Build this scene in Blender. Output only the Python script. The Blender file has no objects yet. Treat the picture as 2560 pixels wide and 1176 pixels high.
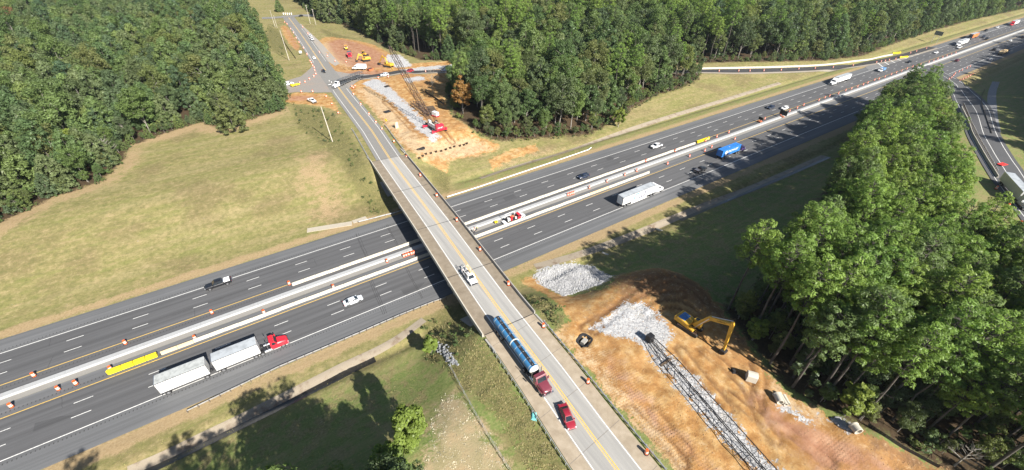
import bpy, bmesh, math, random
import numpy as np
from mathutils import Vector, Matrix
from mathutils.geometry import delaunay_2d_cdt
R = math.radians
C = bpy.context.scene.collection
sc = bpy.context.scene
rng = np.random.default_rng(7)
random.seed(7)

# ---------------------------------------------------------------- camera, sky, sun, exposure
F_PX, PITCH, ROLL, CAM_H, YAW = (1055.47298, 0.642230879, 0.0152848905, 77.75577, 0.593439252)
cam = bpy.data.cameras.new('camera'); camo = bpy.data.objects.new('camera', cam); C.objects.link(camo)
FW = Vector((math.sin(YAW)*math.cos(PITCH), math.cos(YAW)*math.cos(PITCH), -math.sin(PITCH)))
R0 = Vector((math.cos(YAW), -math.sin(YAW), 0)); U0 = R0.cross(FW)
RT = R0*math.cos(ROLL) + U0*math.sin(ROLL); UP = -R0*math.sin(ROLL) + U0*math.cos(ROLL)
camo.matrix_world = Matrix((( RT.x, UP.x, -FW.x, 0), (RT.y, UP.y, -FW.y, 0), (RT.z, UP.z, -FW.z, CAM_H), (0,0,0,1)))
cam.sensor_width = 36; cam.lens = F_PX/2560*36; cam.clip_end = 6000; cam.clip_start = .5
sc.camera = camo
SUN_AZ, SUN_EL = R(172.8), R(36)            # azimuth clockwise from +Y, elevation
w = bpy.data.worlds.new('World'); sc.world = w; w.use_nodes = True
nt = w.node_tree; nt.nodes.clear()
sky = nt.nodes.new('ShaderNodeTexSky'); sky.sky_type = 'NISHITA'; sky.sun_disc = False
sky.sun_elevation = SUN_EL; sky.sun_rotation = SUN_AZ; sky.air_density = 1.0; sky.dust_density = 0.8; sky.altitude = 200
bg = nt.nodes.new('ShaderNodeBackground'); bg.inputs['Strength'].default_value = 0.052
ow = nt.nodes.new('ShaderNodeOutputWorld')
nt.links.new(sky.outputs[0], bg.inputs[0]); nt.links.new(bg.outputs[0], ow.inputs[0])
sl = bpy.data.lights.new('sun', 'SUN'); sl.energy = 5.0; sl.angle = R(0.53); sl.color = (1, .94, .85)
so = bpy.data.objects.new('sun', sl); C.objects.link(so)
sdir = Vector((math.sin(SUN_AZ)*math.cos(SUN_EL), math.cos(SUN_AZ)*math.cos(SUN_EL), math.sin(SUN_EL)))
so.rotation_euler = sdir.to_track_quat('Z', 'Y').to_euler(); so.location = (60, -60, 200)
sc.view_settings.view_transform = 'Standard'; sc.view_settings.look = 'None'
sc.view_settings.exposure = 1.22; sc.view_settings.gamma = 1; sc.view_settings.use_curve_mapping = False
sc.cycles.max_bounces = 6; sc.cycles.transparent_max_bounces = 4; sc.cycles.diffuse_bounces = 3

# ---------------------------------------------------------------- helpers: tagging
def tag(o, label=None, cat=None, group=None, kind=None):
    if label: o['label'] = label
    if cat: o['category'] = cat
    if group: o['group'] = group
    if kind: o['kind'] = kind
    return o
def thing(name, label, cat, loc=(0,0,0), rz=0, group=None):
    o = bpy.data.objects.new(name, None); C.objects.link(o)
    o.location = loc; o.rotation_euler = (0,0,rz); o.empty_display_size = .5
    return tag(o, label, cat, group)
def dup(root, loc, rz=None, label=None, group=None, scale=None):
    c = root.copy(); C.objects.link(c); c.location = loc
    if rz is not None: c.rotation_euler = (0,0,rz)
    if scale is not None: c.scale = scale
    if label: c['label'] = label
    if group: c['group'] = group
    for ch in root.children:
        d = ch.copy(); C.objects.link(d); d.parent = c
        for g in ch.children:
            e = g.copy(); C.objects.link(e); e.parent = d
    return c

# ---------------------------------------------------------------- helpers: mesh building
class MB:
    def __init__(s): s.v = []; s.f = []
    def add(s, vs, fs):
        n = len(s.v); s.v += [tuple(p) for p in vs]; s.f += [tuple(i+n for i in f) for f in fs]; return s
    def box(s, x0, x1, y0, y1, z0, z1, tx=0, ty=0):
        """axis box; tx, ty pull the top in"""
        a = [(x0,y0,z0),(x1,y0,z0),(x1,y1,z0),(x0,y1,z0),(x0+tx,y0+ty,z1),(x1-tx,y0+ty,z1),(x1-tx,y1-ty,z1),(x0+tx,y1-ty,z1)]
        return s.add(a, [(3,2,1,0),(4,5,6,7),(0,1,5,4),(1,2,6,5),(2,3,7,6),(3,0,4,7)])
    def bar(s, p, q, w=.1, h=None, up=(0,0,1)):
        p = Vector(p); q = Vector(q); d = (q-p)
        if d.length < 1e-6: return s
        d.normalize(); u = Vector(up)
        if abs(d.dot(u)) > .98: u = Vector((1,0,0))
        a = d.cross(u).normalized()*(w/2); b = a.cross(d).normalized()*((h or w)/2)
        vs = [p-a-b, p+a-b, p+a+b, p-a+b, q-a-b, q+a-b, q+a+b, q-a+b]
        return s.add(vs, [(3,2,1,0),(4,5,6,7),(0,1,5,4),(1,2,6,5),(2,3,7,6),(3,0,4,7)])
    def cyl(s, p, q, r, r2=None, n=12, caps=True):
        p = Vector(p); q = Vector(q); d = (q-p).normalized(); r2 = r if r2 is None else r2
        a = d.orthogonal().normalized(); b = d.cross(a)
        vs = []
        for c, rr in ((p, r), (q, r2)):
            for i in range(n):
                t = 2*math.pi*i/n; vs.append(c + a*(math.cos(t)*rr) + b*(math.sin(t)*rr))
        fs = [(i, (i+1)%n, n+(i+1)%n, n+i) for i in range(n)]
        if caps: fs += [tuple(range(n-1,-1,-1)), tuple(range(n, 2*n))]
        return s.add(vs, fs)
    def tube(s, p, q, r, ri, n=16):
        p = Vector(p); q = Vector(q); d = (q-p).normalized(); a = d.orthogonal().normalized(); b = d.cross(a); vs = []
        for c, rr in ((p, r), (q, r), (q, ri), (p, ri)):
            for i in range(n):
                t = 2*math.pi*i/n; vs.append(c + a*(math.cos(t)*rr) + b*(math.sin(t)*rr))
        fs = []
        for k in range(4):
            k2 = (k+1) % 4
            fs += [(k*n+i, k*n+(i+1)%n, k2*n+(i+1)%n, k2*n+i) for i in range(n)]
        return s.add(vs, fs)
    def loft(s, rings, caps=True):
        n = len(rings[0]); vs = [p for r in rings for p in r]; fs = []
        for k in range(len(rings)-1):
            fs += [(k*n+i, k*n+(i+1)%n, (k+1)*n+(i+1)%n, (k+1)*n+i) for i in range(n)]
        if caps: fs += [tuple(range(n-1,-1,-1)), tuple((len(rings)-1)*n+i for i in range(n))]
        return s.add(vs, fs)
    def quad(s, *p): return s.add(p, [tuple(range(len(p)))])
    def panel(s, pts, t=.02):
        """flat panel with thickness t along its normal"""
        P = [Vector(p) for p in pts]; nrm = (P[1]-P[0]).cross(P[2]-P[0]).normalized()*t; n = len(P)
        return s.add(P + [p+nrm for p in P], [tuple(range(n-1,-1,-1)), tuple(range(n,2*n))] + [(i,(i+1)%n,n+(i+1)%n,n+i) for i in range(n)])
    def prism(s, prof, y0, y1):
        """profile in x-z extruded along y"""
        n = len(prof)
        return s.add([(x,y0,z) for x,z in prof]+[(x,y1,z) for x,z in prof], [tuple(range(n)), tuple(range(2*n-1,n-1,-1))] + [(i,n+i,n+(i+1)%n,(i+1)%n) for i in range(n)])
    def mesh(s, name, mat, smooth=None):
        me = bpy.data.meshes.new(name); me.from_pydata(s.v, [], s.f); me.update()
        bm = bmesh.new(); bm.from_mesh(me); bmesh.ops.recalc_face_normals(bm, faces=bm.faces); bm.to_mesh(me); bm.free()
        if mat: me.materials.append(mat)
        if smooth is not None:
            me.shade_smooth(); me.set_sharp_from_angle(angle=R(smooth))
        return me
    def build(s, name, mat, parent=None, smooth=None, loc=None):
        o = bpy.data.objects.new(name, s.mesh(name, mat, smooth)); C.objects.link(o)
        if parent: o.parent = parent
        if loc: o.location = loc
        return o
def inst(name, me, parent, loc=(0,0,0), rot=(0,0,0)):
    o = bpy.data.objects.new(name, me); C.objects.link(o); o.parent = parent; o.location = loc; o.rotation_euler = rot; return o
def text_part(s, size, mat, parent, M, name='lettering', sx=1):
    cu = bpy.data.curves.new(name, 'FONT'); cu.body = s; cu.size = size; cu.extrude = .008; cu.align_x = 'CENTER'; cu.align_y = 'CENTER'; cu.resolution_u = 2; cu.offset = .01*size
    to = bpy.data.objects.new(name, cu)
    me = bpy.data.meshes.new_from_object(to); bpy.data.objects.remove(to)
    me.transform(Matrix.Diagonal((sx,1,1,1))); me.transform(M); me.materials.clear(); me.materials.append(mat)
    o = bpy.data.objects.new(name, me); C.objects.link(o)
    if parent: o.parent = parent
    return o

# ---------------------------------------------------------------- helpers: materials
def nodes(name):
    m = bpy.data.materials.new(name); m.use_nodes = True; t = m.node_tree
    return m, t, t.nodes['Principled BSDF'], t.links
def noise(t, scale, detail=4, vec=None, rough=.55):
    n = t.nodes.new('ShaderNodeTexNoise'); n.inputs['Scale'].default_value = scale; n.inputs['Detail'].default_value = detail; n.inputs['Roughness'].default_value = rough
    if vec: t.links.new(vec, n.inputs['Vector'])
    return n.outputs['Fac']
def mapping(t, scale=(1,1,1), rot=(0,0,0)):
    g = t.nodes.new('ShaderNodeNewGeometry'); m = t.nodes.new('ShaderNodeMapping'); t.links.new(g.outputs['Position'], m.inputs[0])
    m.inputs['Scale'].default_value = scale; m.inputs['Rotation'].default_value = rot; return m.outputs[0]
def ramp(t, fac, stops):
    r = t.nodes.new('ShaderNodeValToRGB'); e = r.color_ramp.elements
    while len(e) < len(stops): e.new(.5)
    for k, (p, c) in enumerate(stops):
        e[k].position = p; e[k].color = (*c, 1) if len(c) == 3 else c
    t.links.new(fac, r.inputs[0]); return r.outputs[0]
def mix(t, fac, a, b, mode='MIX'):
    n = t.nodes.new('ShaderNodeMix'); n.data_type = 'RGBA'; n.blend_type = mode
    for s, v in ((0, fac), (6, a), (7, b)):
        if isinstance(v, (int, float)): n.inputs[s].default_value = v
        elif isinstance(v, tuple): n.inputs[s].default_value = (*v, 1)
        else: t.links.new(v, n.inputs[s])
    return n.outputs[2]
def mth(t, op, a, b=0, c=0, clamp=False):
    n = t.nodes.new('ShaderNodeMath'); n.operation = op; n.use_clamp = clamp
    for s, v in enumerate((a, b, c)):
        if isinstance(v, (int, float)): n.inputs[s].default_value = v
        else: t.links.new(v, n.inputs[s])
    return n.outputs[0]
def attr(t, name, out='Fac'):
    n = t.nodes.new('ShaderNodeAttribute'); n.attribute_name = name; return n.outputs[out]
def bump(t, b, h, strength=.4, dist=.1):
    n = t.nodes.new('ShaderNodeBump'); n.inputs['Strength'].default_value = strength; n.inputs['Distance'].default_value = dist
    t.links.new(h, n.inputs['Height']); t.links.new(n.outputs[0], b.inputs['Normal'])
def sstep(t, x, a, b):
    n = t.nodes.new('ShaderNodeMapRange'); n.interpolation_type = 'SMOOTHSTEP'; n.inputs[1].default_value = a; n.inputs[2].default_value = b
    t.links.new(x, n.inputs[0]); return n.outputs[0]
MATS = {}
def paint(key, col, rough=.45, metal=0, dirt=.15, coat=0, scale=1.2):
    if key in MATS: return MATS[key]
    m, t, b, L = nodes(key)
    tc = t.nodes.new('ShaderNodeTexCoord')
    n = noise(t, scale, 5, tc.outputs['Object'])
    dk = tuple(c*(1-dirt*1.6) for c in col); lt = tuple(min(1, c*(1+dirt*.35)) for c in col)
    L.new(ramp(t, n, [(.3, dk), (.55, col), (.8, lt)]), b.inputs['Base Color'])
    b.inputs['Roughness'].default_value = rough; b.inputs['Metallic'].default_value = metal; b.inputs['Coat Weight'].default_value = coat; b.inputs['Coat Roughness'].default_value = .08
    MATS[key] = m; return m
def car_paint(key, col): return paint('paint_'+key, col, .38, 0.0, .06, .6)
GLASS = paint('tinted_glass', (.015,.022,.03), .06, 0, .05, .3)
TYRE = paint('tyre_rubber', (.02,.02,.021), .85, 0, .2)
RIM = paint('wheel_metal', (.45,.46,.48), .35, .8, .1)
CHROME = paint('bright_metal', (.55,.56,.58), .3, .9, .1)
BLACK = paint('black_plastic', (.02,.02,.022), .6, 0, .15)
STEELD = paint('dark_steel', (.035,.035,.04), .55, .3, .2)
LAMP = paint('headlight_lens', (.6,.62,.65), .15, 0, .05)
TAIL = paint('tail_light_lens', (.35,.02,.02), .2, 0, .05)
AMBER = paint('amber_lens', (.6,.25,.03), .2, 0, .05)
WHITE = car_paint('white', (.78,.79,.80))
REFW = paint('white_sheeting', (.8,.8,.78), .5, 0, .1)
# ---------------------------------------------------------------- terrain height
def sm(x, a, b):
    t = np.clip((x-a)/(b-a), 0, 1); return t*t*(3-2*t)
RX_Y = np.array([-300,-60, 0, 23.6, 37, 59, 96, 118, 142, 172, 224, 276, 307, 377, 450, 560, 800.])
RX_X = np.array([18, 27.5, 31.7, 33.1, 34.2, 35.4, 38.3, 39.7, 41.2, 44.2, 47.2, 50.7, 53.3, 58.9, 63.9, 72, 95.])
def rx(y): return np.interp(y, RX_Y, RX_X)
def vnoise(x, y, s, seed=0):
    """cheap smooth value noise"""
    x = np.asarray(x, float)/s + seed*17.3; y = np.asarray(y, float)/s + seed*9.1
    xi = np.floor(x); yi = np.floor(y); fx = x-xi; fy = y-yi; fx = fx*fx*(3-2*fx); fy = fy*fy*(3-2*fy)
    def h(a, b): 
        v = np.sin(a*127.1+b*311.7+seed*74.7)*43758.5453; return v-np.floor(v)
    return (h(xi,yi)*(1-fx)+h(xi+1,yi)*fx)*(1-fy)+(h(xi,yi+1)*(1-fx)+h(xi+1,yi+1)*fx)*fy - .5
def H(x, y):
    x = np.asarray(x, float); y = np.asarray(y, float)
    east = sm(x, 45, 75); far = sm(x, 250, 420)
    zn = sm(y, 121, 162)*(6.1-1.2*east)
    zn = np.maximum(zn, 0) - .75*np.exp(-((y-124.3)/1.6)**2)*sm(x, 52, 66)
    zs = sm(-y, -62, -36)*(6.1) * (1-.45*far)
    zs = zs - .8*np.exp(-((y-64.6)/1.5)**2)*(1-sm(x, 20, 26)*(1-sm(x, 52, 58)))
    z = zn + zs
    z = z + (vnoise(x, y, 38, 3)*1.2+vnoise(x, y, 14, 4)*.4)*(sm(y, 128, 170)+sm(-y, -58, -30))
    # ground climbs gently far to the north
    z = z + sm(y, 430, 1200)*22
    # embankments carrying the crossing road
    d = np.abs(x-rx(y))
    wl = 1-sm(d, 8.5, 23)
    ws = np.where(y > 95, sm(y, 127, 146), sm(-y, -67, -50))
    wgt = wl*ws
    z = z*(1-wgt) + 6.17*wgt
    # working pads beside the road are level
    padn = sm(x, 44, 50)*(1-sm(x, 84, 96))*sm(y, 146, 156)*(1-sm(y, 330, 360))
    z = z*(1-padn) + 6.15*padn
    pads = sm(x, 38, 42)*(1-sm(x, 76, 84))*(1-sm(y, 44, 56))*sm(y, -90, -60)
    z = z*(1-pads) + 6.1*pads
    inter = (1-sm(np.hypot(x-42, y-250), 26, 60))
    z = z*(1-inter) + 6.17*inter
    # the exit ramp and the road pass just above the ground
    z = np.where((y > 72) & (y < 117.5), -.06+0*z, z)
    return z
O_CAM = np.array([0,0,CAM_H]); fw_ = np.array(FW); rt_ = np.array(RT); up_ = np.array(UP)
def un(px, py, z=0.):
    d = fw_*F_PX + rt_*(px-1280) - up_*(py-588); return O_CAM + d*((z-CAM_H)/d[2])
def at(px, py, dz=0.):
    """ground point seen at a photo pixel"""
    z = 3.
    for _ in range(40):
        p = un(px, py, z+dz); z += .6*(float(H(p[0], p[1]))-z)
    p = un(px, py, z+dz); return (float(p[0]), float(p[1]), z)
def ats(pts): return [at(*p)[:2] for p in pts]
def proj(P):
    P = np.atleast_2d(np.asarray(P, float)); D = P-O_CAM; c = D@fw_
    return 1280+F_PX*(D@rt_)/c, 588-F_PX*(D@up_)/c, c

# ---------------------------------------------------------------- ground zones traced as polygons on the ground
def inpoly(X, Y, poly):
    P = np.array(poly); ins = np.zeros(X.shape, bool); n = len(P)
    for i in range(n):
        x0, y0 = P[i]; x1, y1 = P[(i+1) % n]
        if y0 == y1: continue
        c = ((y0 > Y) != (y1 > Y)) & (X < (x1-x0)*(Y-y0)/(y1-y0)+x0); ins ^= c
    return ins
def polydist(X, Y, poly):
    P = np.array(poly); D = np.full(X.shape, 1e9); n = len(P)
    for i in range(n):
        a = P[i]; b = P[(i+1) % n]; ab = b-a; L2 = max(ab@ab, 1e-9)
        t = np.clip(((X-a[0])*ab[0]+(Y-a[1])*ab[1])/L2, 0, 1)
        D = np.minimum(D, np.hypot(X-a[0]-ab[0]*t, Y-a[1]-ab[1]*t))
    return np.where(inpoly(X, Y, poly), D, -D)
Z = {}
Z['dirt'] = [ats(p) for p in (
    [(868,222),(905,196),(1000,188),(1120,180),(1180,168),(1190,185),(1120,205),(1112,245),(1128,290),(1182,332),(1250,360),(1238,378),(1190,392),(1120,402),(1118,432),(1085,415),(1050,398),(1010,372),(965,318),(925,268)],
    [(795,100),(830,92),(870,98),(935,112),(985,140),(1010,160),(1185,150),(1195,168),(1000,185),(905,196),(850,190),(822,168),(806,130)],
    [(702,66),(716,64),(735,92),(752,120),(742,128),(722,110),(708,88)],
    [(700,240),(745,232),(815,234),(835,252),(850,285),(835,275),(800,265),(760,262),(715,258)],
    [(1300,700),(1335,690),(1400,738),(1520,720),(1545,690),(1600,678),(1670,680),(1715,700),(1780,745),(1830,800),(1868,860),(1900,905),(1950,965),(2010,1005),(2080,1045),(2150,1085),(2240,1120),(2350,1176),(2500,1260),(1760,1260),(1690,1176),(1600,1070),(1520,990),(1450,905),(1395,835),(1425,800),(1395,762),(1365,738)],
    [(1220,400),(1290,372),(1340,362),(1345,378),(1280,400),(1230,425)],
)]
Z['red'] = [ats(p) for p in (
    [(815,105),(850,98),(930,118),(985,150),(990,168),(930,172),(880,172),(840,150),(822,125)],
    [(712,66),(722,70),(748,120),(735,122)],
    [(705,242),(760,238),(800,240),(780,252),(720,254)],
    [(1530,885),(1568,950),(1640,1030),(1720,1110),(1790,1190),(1765,1190),(1690,1110),(1610,1030),(1545,965),(1515,905)],
    [(1985,1040),(2060,1065),(2150,1120),(2260,1190),(2050,1190),(1960,1100),(1900,1030),(1870,990),(1905,990)],
    [(850,180),(960,175),(990,183),(920,190),(860,195)],
)]
Z['gravel'] = [ats(p) for p in (
    [(905,208),(938,196),(968,212),(1010,252),(1062,300),(1100,345),(1078,356),(1052,332),(1010,285),(960,240)],
    [(968,136),(1000,138),(1022,155),(1030,166),(990,170),(965,150)],
    [(1000,175),(1050,168),(1180,158),(1185,167),(1050,177),(1000,186)],
    [(1010,198),(1060,190),(1060,200),(1020,208)],
    [(1332,690),(1365,668),(1440,660),(1485,668),(1530,690),(1500,712),(1450,728),(1412,740),(1370,722)],
    [(1486,820),(1520,790),(1560,762),(1600,755),(1635,772),(1672,820),(1680,838),(1655,858),(1665,880),(1730,935),(1790,1003),(1858,1084),(1894,1122),(1948,1176),(2000,1230),(1930,1250),(1880,1176),(1845,1136),(1806,1095),(1768,1054),(1725,1008),(1684,955),(1650,920),(1612,872),(1565,845),(1520,838)],
    [(1950,1025),(1975,1022),(2020,1045),(2025,1058),(1990,1050)],
    [(2075,1048),(2095,1045),(2118,1068),(2115,1080),(2095,1070)],
)]
Z['dry'] = [ats(p) for p in (
    [(760,380),(800,380),(850,430),(870,500),(850,545),(800,560),(760,520),(720,430)],
    [(1040,1176),(1062,1090),(1078,1030),(1110,985),(1180,1000),(1280,1190),(1180,1260)],
    [(700,140),(750,150),(740,160),(690,160)],
    [(1250,430),(1340,395),(1420,375),(1420,365),(1340,380),(1240,410)],
    [(1300,690),(1330,660),(1290,640),(1265,665),(1270,690)],
)]
Z['pale'] = [ats(p) for p in ([(890,225),(925,270),(965,320),(1010,370),(1050,398),(1118,400),(1190,390),(1238,370),(1180,340),(1100,350),(1050,345),(985,270),(930,215)],[(800,110),(825,150),(870,172),(900,160),(850,130),(830,105)],[(1400,835),(1450,905),(1520,990),(1600,1070),(1690,1176),(1740,1176),(1620,1040),(1520,930),(1460,850)],[(1900,980),(1960,1040),(2060,1060),(2010,1010),(1930,950)])]
Z['shade_and_damp'] = [ats(p) for p in (  # dark soil, with the tree shade over it painted into the colour
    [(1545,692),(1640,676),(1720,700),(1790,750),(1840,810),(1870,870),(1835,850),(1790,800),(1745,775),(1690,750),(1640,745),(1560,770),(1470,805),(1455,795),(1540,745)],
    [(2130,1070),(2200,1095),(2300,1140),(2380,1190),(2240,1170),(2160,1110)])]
Z['straw'] = [ats([(1050,1190),(1070,1090),(1085,1030),(1110,985),(1150,990),(1190,1040),(1240,1110),(1290,1200),(1180,1270)])]
Z['cleat'] = [ats(p) for p in (
    [(1455,872),(1530,870),(1600,950),(1700,1060),(1800,1190),(1700,1190),(1600,1075),(1500,965)],
    [(2040,1085),(2110,1095),(2150,1176),(2080,1176)], [(2220,1150),(2320,1176),(2240,1190)])]
Z['weed'] = [ats(p) for p in (
    [(730,262),(800,270),(850,300),(900,380),(935,440),(985,530),(940,545),(890,480),(850,400),(800,360),(745,320)],
    [(1125,935),(1180,860),(1205,850),(1245,905),(1300,990),(1400,1130),(1430,1190),(1330,1190),(1250,1060)],
    [(1055,815),(1130,760),(1180,800),(1200,850),(1130,930),(1060,900)],
    [(1310,740),(1360,745),(1410,790),(1395,835),(1340,775)],
    [(670,60),(700,80),(722,120),(712,140),(680,130),(665,90)],
    [(800,70),(850,88),(920,105),(880,98),(820,95)],
    [(1040,415),(1090,418),(1130,440),(1120,480),(1060,430)],
)]
FOREST = {}
FOREST['west'] = ats([(-500,760),(-100,625),(0,556),(130,494),(250,455),(305,405),(322,365),(400,338),(500,305),(560,322),(655,288),(705,278),(720,245),(700,205),(672,160),(668,110),(655,75),(640,60)]) + [(40,520),(40,900),(-420,900),(-420,100)]
FOREST['north'] = ats([(770,28),(800,55),(860,62),(930,98),(985,125),(1050,150),(1180,156),(1300,158),(1500,158),(1760,158),(1900,156),(2060,152),(2160,140),(2210,118),(2330,78),(2440,48),(2560,22)]) + [(1100,128),(1100,900),(90,900),(88,560)]
FOREST['triangle'] = ats([(1118,240),(1135,290),(1185,328),(1250,352),(1350,346),(1470,338),(1540,300),(1580,272),(1640,240),(1700,222),(1745,200),(1748,184),(1600,178),(1400,180),(1200,184),(1125,205)])
FOREST['east'] = ats([(2300,276),(2235,272),(2175,308),(2110,380),(2065,470),(2020,570),(1945,665),(1875,735),(1800,778),(1840,812),(1880,862),(1920,915),(1958,962),(2030,1005),(2120,1050),(2230,1105),(2380,1180),(2600,1300),(2900,1300),(2580,830),(2395,740),(2335,650),(2312,590),(2310,510),(2300,415),(2296,335),(2300,295)])
FOREST['far_east'] = [(232,-60),(252,-10),(278,6),(322,20),(385,36),(465,50),(565,60),(800,62),(800,-60)]
FOREST['south'] = [(-150,27),(-60,27),(-22,28),(-9,33),(-2,36),(2,33),(4,22),(4,-40),(-150,-40)]

# ---------------------------------------------------------------- ground mesh
def spaced(a, b, step, lo, hi, g=1.055, mx=14):
    c = list(np.arange(a, b, step)); s = step; v = c[-1]
    while v < hi: s = min(s*g, mx); v += s; c.append(v)
    s = step; v = c[0]; pre = []
    while v > lo: s = min(s*g, mx); v -= s; pre.append(v)
    return np.array(pre[::-1]+c)
xs = spaced(-70, 150, .62, -700, 1900); ys = spaced(-14, 185, .62, -400, 1700)
GX, GY = np.meshgrid(xs, ys); GZ = H(GX, GY)
def zone(keys, soft=1.0):
    v = np.full(GX.shape, -50.)
    for poly in keys:
        P = np.array(poly); mn = P.min(0)-8; mx = P.max(0)+8
        iy = np.where((ys > mn[1]) & (ys < mx[1]))[0]; ix = np.where((xs > mn[0]) & (xs < mx[0]))[0]
        if len(iy) == 0 or len(ix) == 0: continue
        s = np.s_[iy[0]:iy[-1]+1, ix[0]:ix[-1]+1]
        v[s] = np.maximum(v[s], polydist(GX[s], GY[s], poly))
    return np.clip(v/(2*soft)+.5, 0, 1)
ZD = zone(Z['dirt'], 2.4); ZR = zone(Z['red'], 5); ZG = zone(Z['gravel'], 2.4); ZY = zone(Z['dry'], 7)*.72; ZC = zone(Z['cleat'], 3); ZS = zone(Z['straw'], 4); ZP = zone(Z['shade_and_damp'], 4); ZL = np.maximum(sm(-GY, -69, -58)*.85, .7*sm(GX, 50, 60)*sm(GY, 116, 119)*(1-sm(GY, 124, 128))); ZW = zone(Z['weed'], 3)
ZF = zone([FOREST[k] for k in FOREST], 3.0)
edge = np.maximum(1-sm(np.abs(GY-117.6), .6, 3.2), 1-sm(np.abs(GY-71.8), .6, 3.4))
ZY = np.maximum(ZY, edge*.95); fe = polydist(GX, GY, FOREST['west']); ZY = np.maximum(ZY, .8*(1-sm(-fe, 3, 11))*(fe < 1)*(GX < 20)*(GY < 240)); ZA = zone(Z['pale'], 5)
rough = vnoise(GX, GY, 6.5, 10)*.35+vnoise(GX, GY, 2.6, 11)*.36+vnoise(GX, GY, 1.3, 12)*.22
GZ = GZ + ZD*rough*(1-.5*ZG) + ZW*(vnoise(GX, GY, 1.5, 13)+.3)*.35 + ZG*vnoise(GX, GY, 1.0, 15)*.16
GZ = GZ + (1-ZD)*(1-ZG)*vnoise(GX, GY, 3.1, 21)*.10*((GY > 118.5)|(GY < 71))
drd = np.abs(GX-rx(GY)); inroad = (drd < 7.5) & ((GY > 143) | (GY < 52))
GZ = np.where(inroad, np.minimum(GZ, 6.2), GZ)
# wheel ruts left by the machines
ZT = np.zeros(GX.shape)
def rut(pts, gauge=2.1, w_=.5):
    P = ats(pts); 
    for _ in range(2): P = [p for a, b in zip(P[:-1], P[1:]) for p in ((a[0]*.75+b[0]*.25, a[1]*.75+b[1]*.25), (a[0]*.25+b[0]*.75, a[1]*.25+b[1]*.75))]
    P = np.array(P); mn = P.min(0)-4; mx = P.max(0)+4; iy = np.where((ys > mn[1]) & (ys < mx[1]))[0]; ix = np.where((xs > mn[0]) & (xs < mx[0]))[0]
    s = np.s_[iy[0]:iy[-1]+1, ix[0]:ix[-1]+1]; X, Y = GX[s], GY[s]; best = np.full(X.shape, 99.)
    for a, b in zip(P[:-1], P[1:]):
        ab = b-a; t = np.clip(((X-a[0])*ab[0]+(Y-a[1])*ab[1])/max(ab@ab, 1e-9), 0, 1); best = np.minimum(best, np.hypot(X-a[0]-ab[0]*t, Y-a[1]-ab[1]*t))
    v = np.clip(1.15-np.abs(best-gauge/2)/w_, 0, 1)*(.55+.9*(vnoise(X, Y, 5, 77)+.5)); ZT[s] = np.maximum(ZT[s], np.clip(v, 0, 1))
for q in ([(1890,1030),(1880,985),(1850,950),(1800,905),(1740,870)],[(1960,1120),(1905,1060),(1890,1000),(1905,940),(1880,900)],[(2100,1176),(2020,1110),(1960,1070),(1880,1035),(1790,960)],[(1560,1010),(1600,1050),(1680,1120),(1720,1176)],[(1620,1010),(1660,1060),(1750,1170)],
          [(1440,830),(1500,800),(1560,770),(1640,740),(1740,745)],[(1450,860),(1540,770),(1650,700),(1720,720),(1790,780)],[(1690,860),(1720,900),(1770,960),(1850,1060)],[(1590,800),(1650,760),(1700,760),(1760,800)],
          [(940,235),(1000,290),(1050,345)],[(1000,200),(1050,250),(1100,330),(1150,370)],[(850,120),(890,150),(960,160)],[(1180,1000),(1215,1060),(1240,1130)],[(830,165),(900,178),(985,176)]): rut(q)
ZT *= ZD; GZ = GZ - .28*ZT
# the stone bank at the south abutment stands proud, spoil heaps by the digger
def mound(px, py, r, h):
    x, y, _ = at(px, py); return h*np.exp(-((GX-x)**2+(GY-y)**2)/r**2)
GZ = GZ + mound(1690,705,5,1.5)+mound(1740,740,4,1.1)+mound(1620,700,4,.9)+mound(1560,775,2.5,.5)+mound(1430,690,5,.5)+mound(2140,1085,2.5,.8)+mound(2200,1105,2.5,.9)
pit = mound(1460,851,1.5,1); GZ = GZ - .9*(pit > .45)
ny, nx = GX.shape
Vg = np.stack([GX.ravel(), GY.ravel(), GZ.ravel()], 1)
ii = np.arange(ny*nx).reshape(ny, nx)
quads = np.stack([ii[:-1,:-1].ravel(), ii[:-1,1:].ravel(), ii[1:,1:].ravel(), ii[1:,:-1].ravel()], 1)
ctr = lambda A: (.25*(A[:-1,:-1]+A[:-1,1:]+A[1:,1:]+A[1:,:-1])).ravel()
jit = vnoise(ctr(GX), ctr(GY), 2.3, 31)*.6
cls = np.zeros(len(quads), int)
cls[ctr(ZF) > .5] = 1
cls[ctr(ZD)+jit > .5] = 2
cls[ctr(ZG)+jit > .5] = 3

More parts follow.
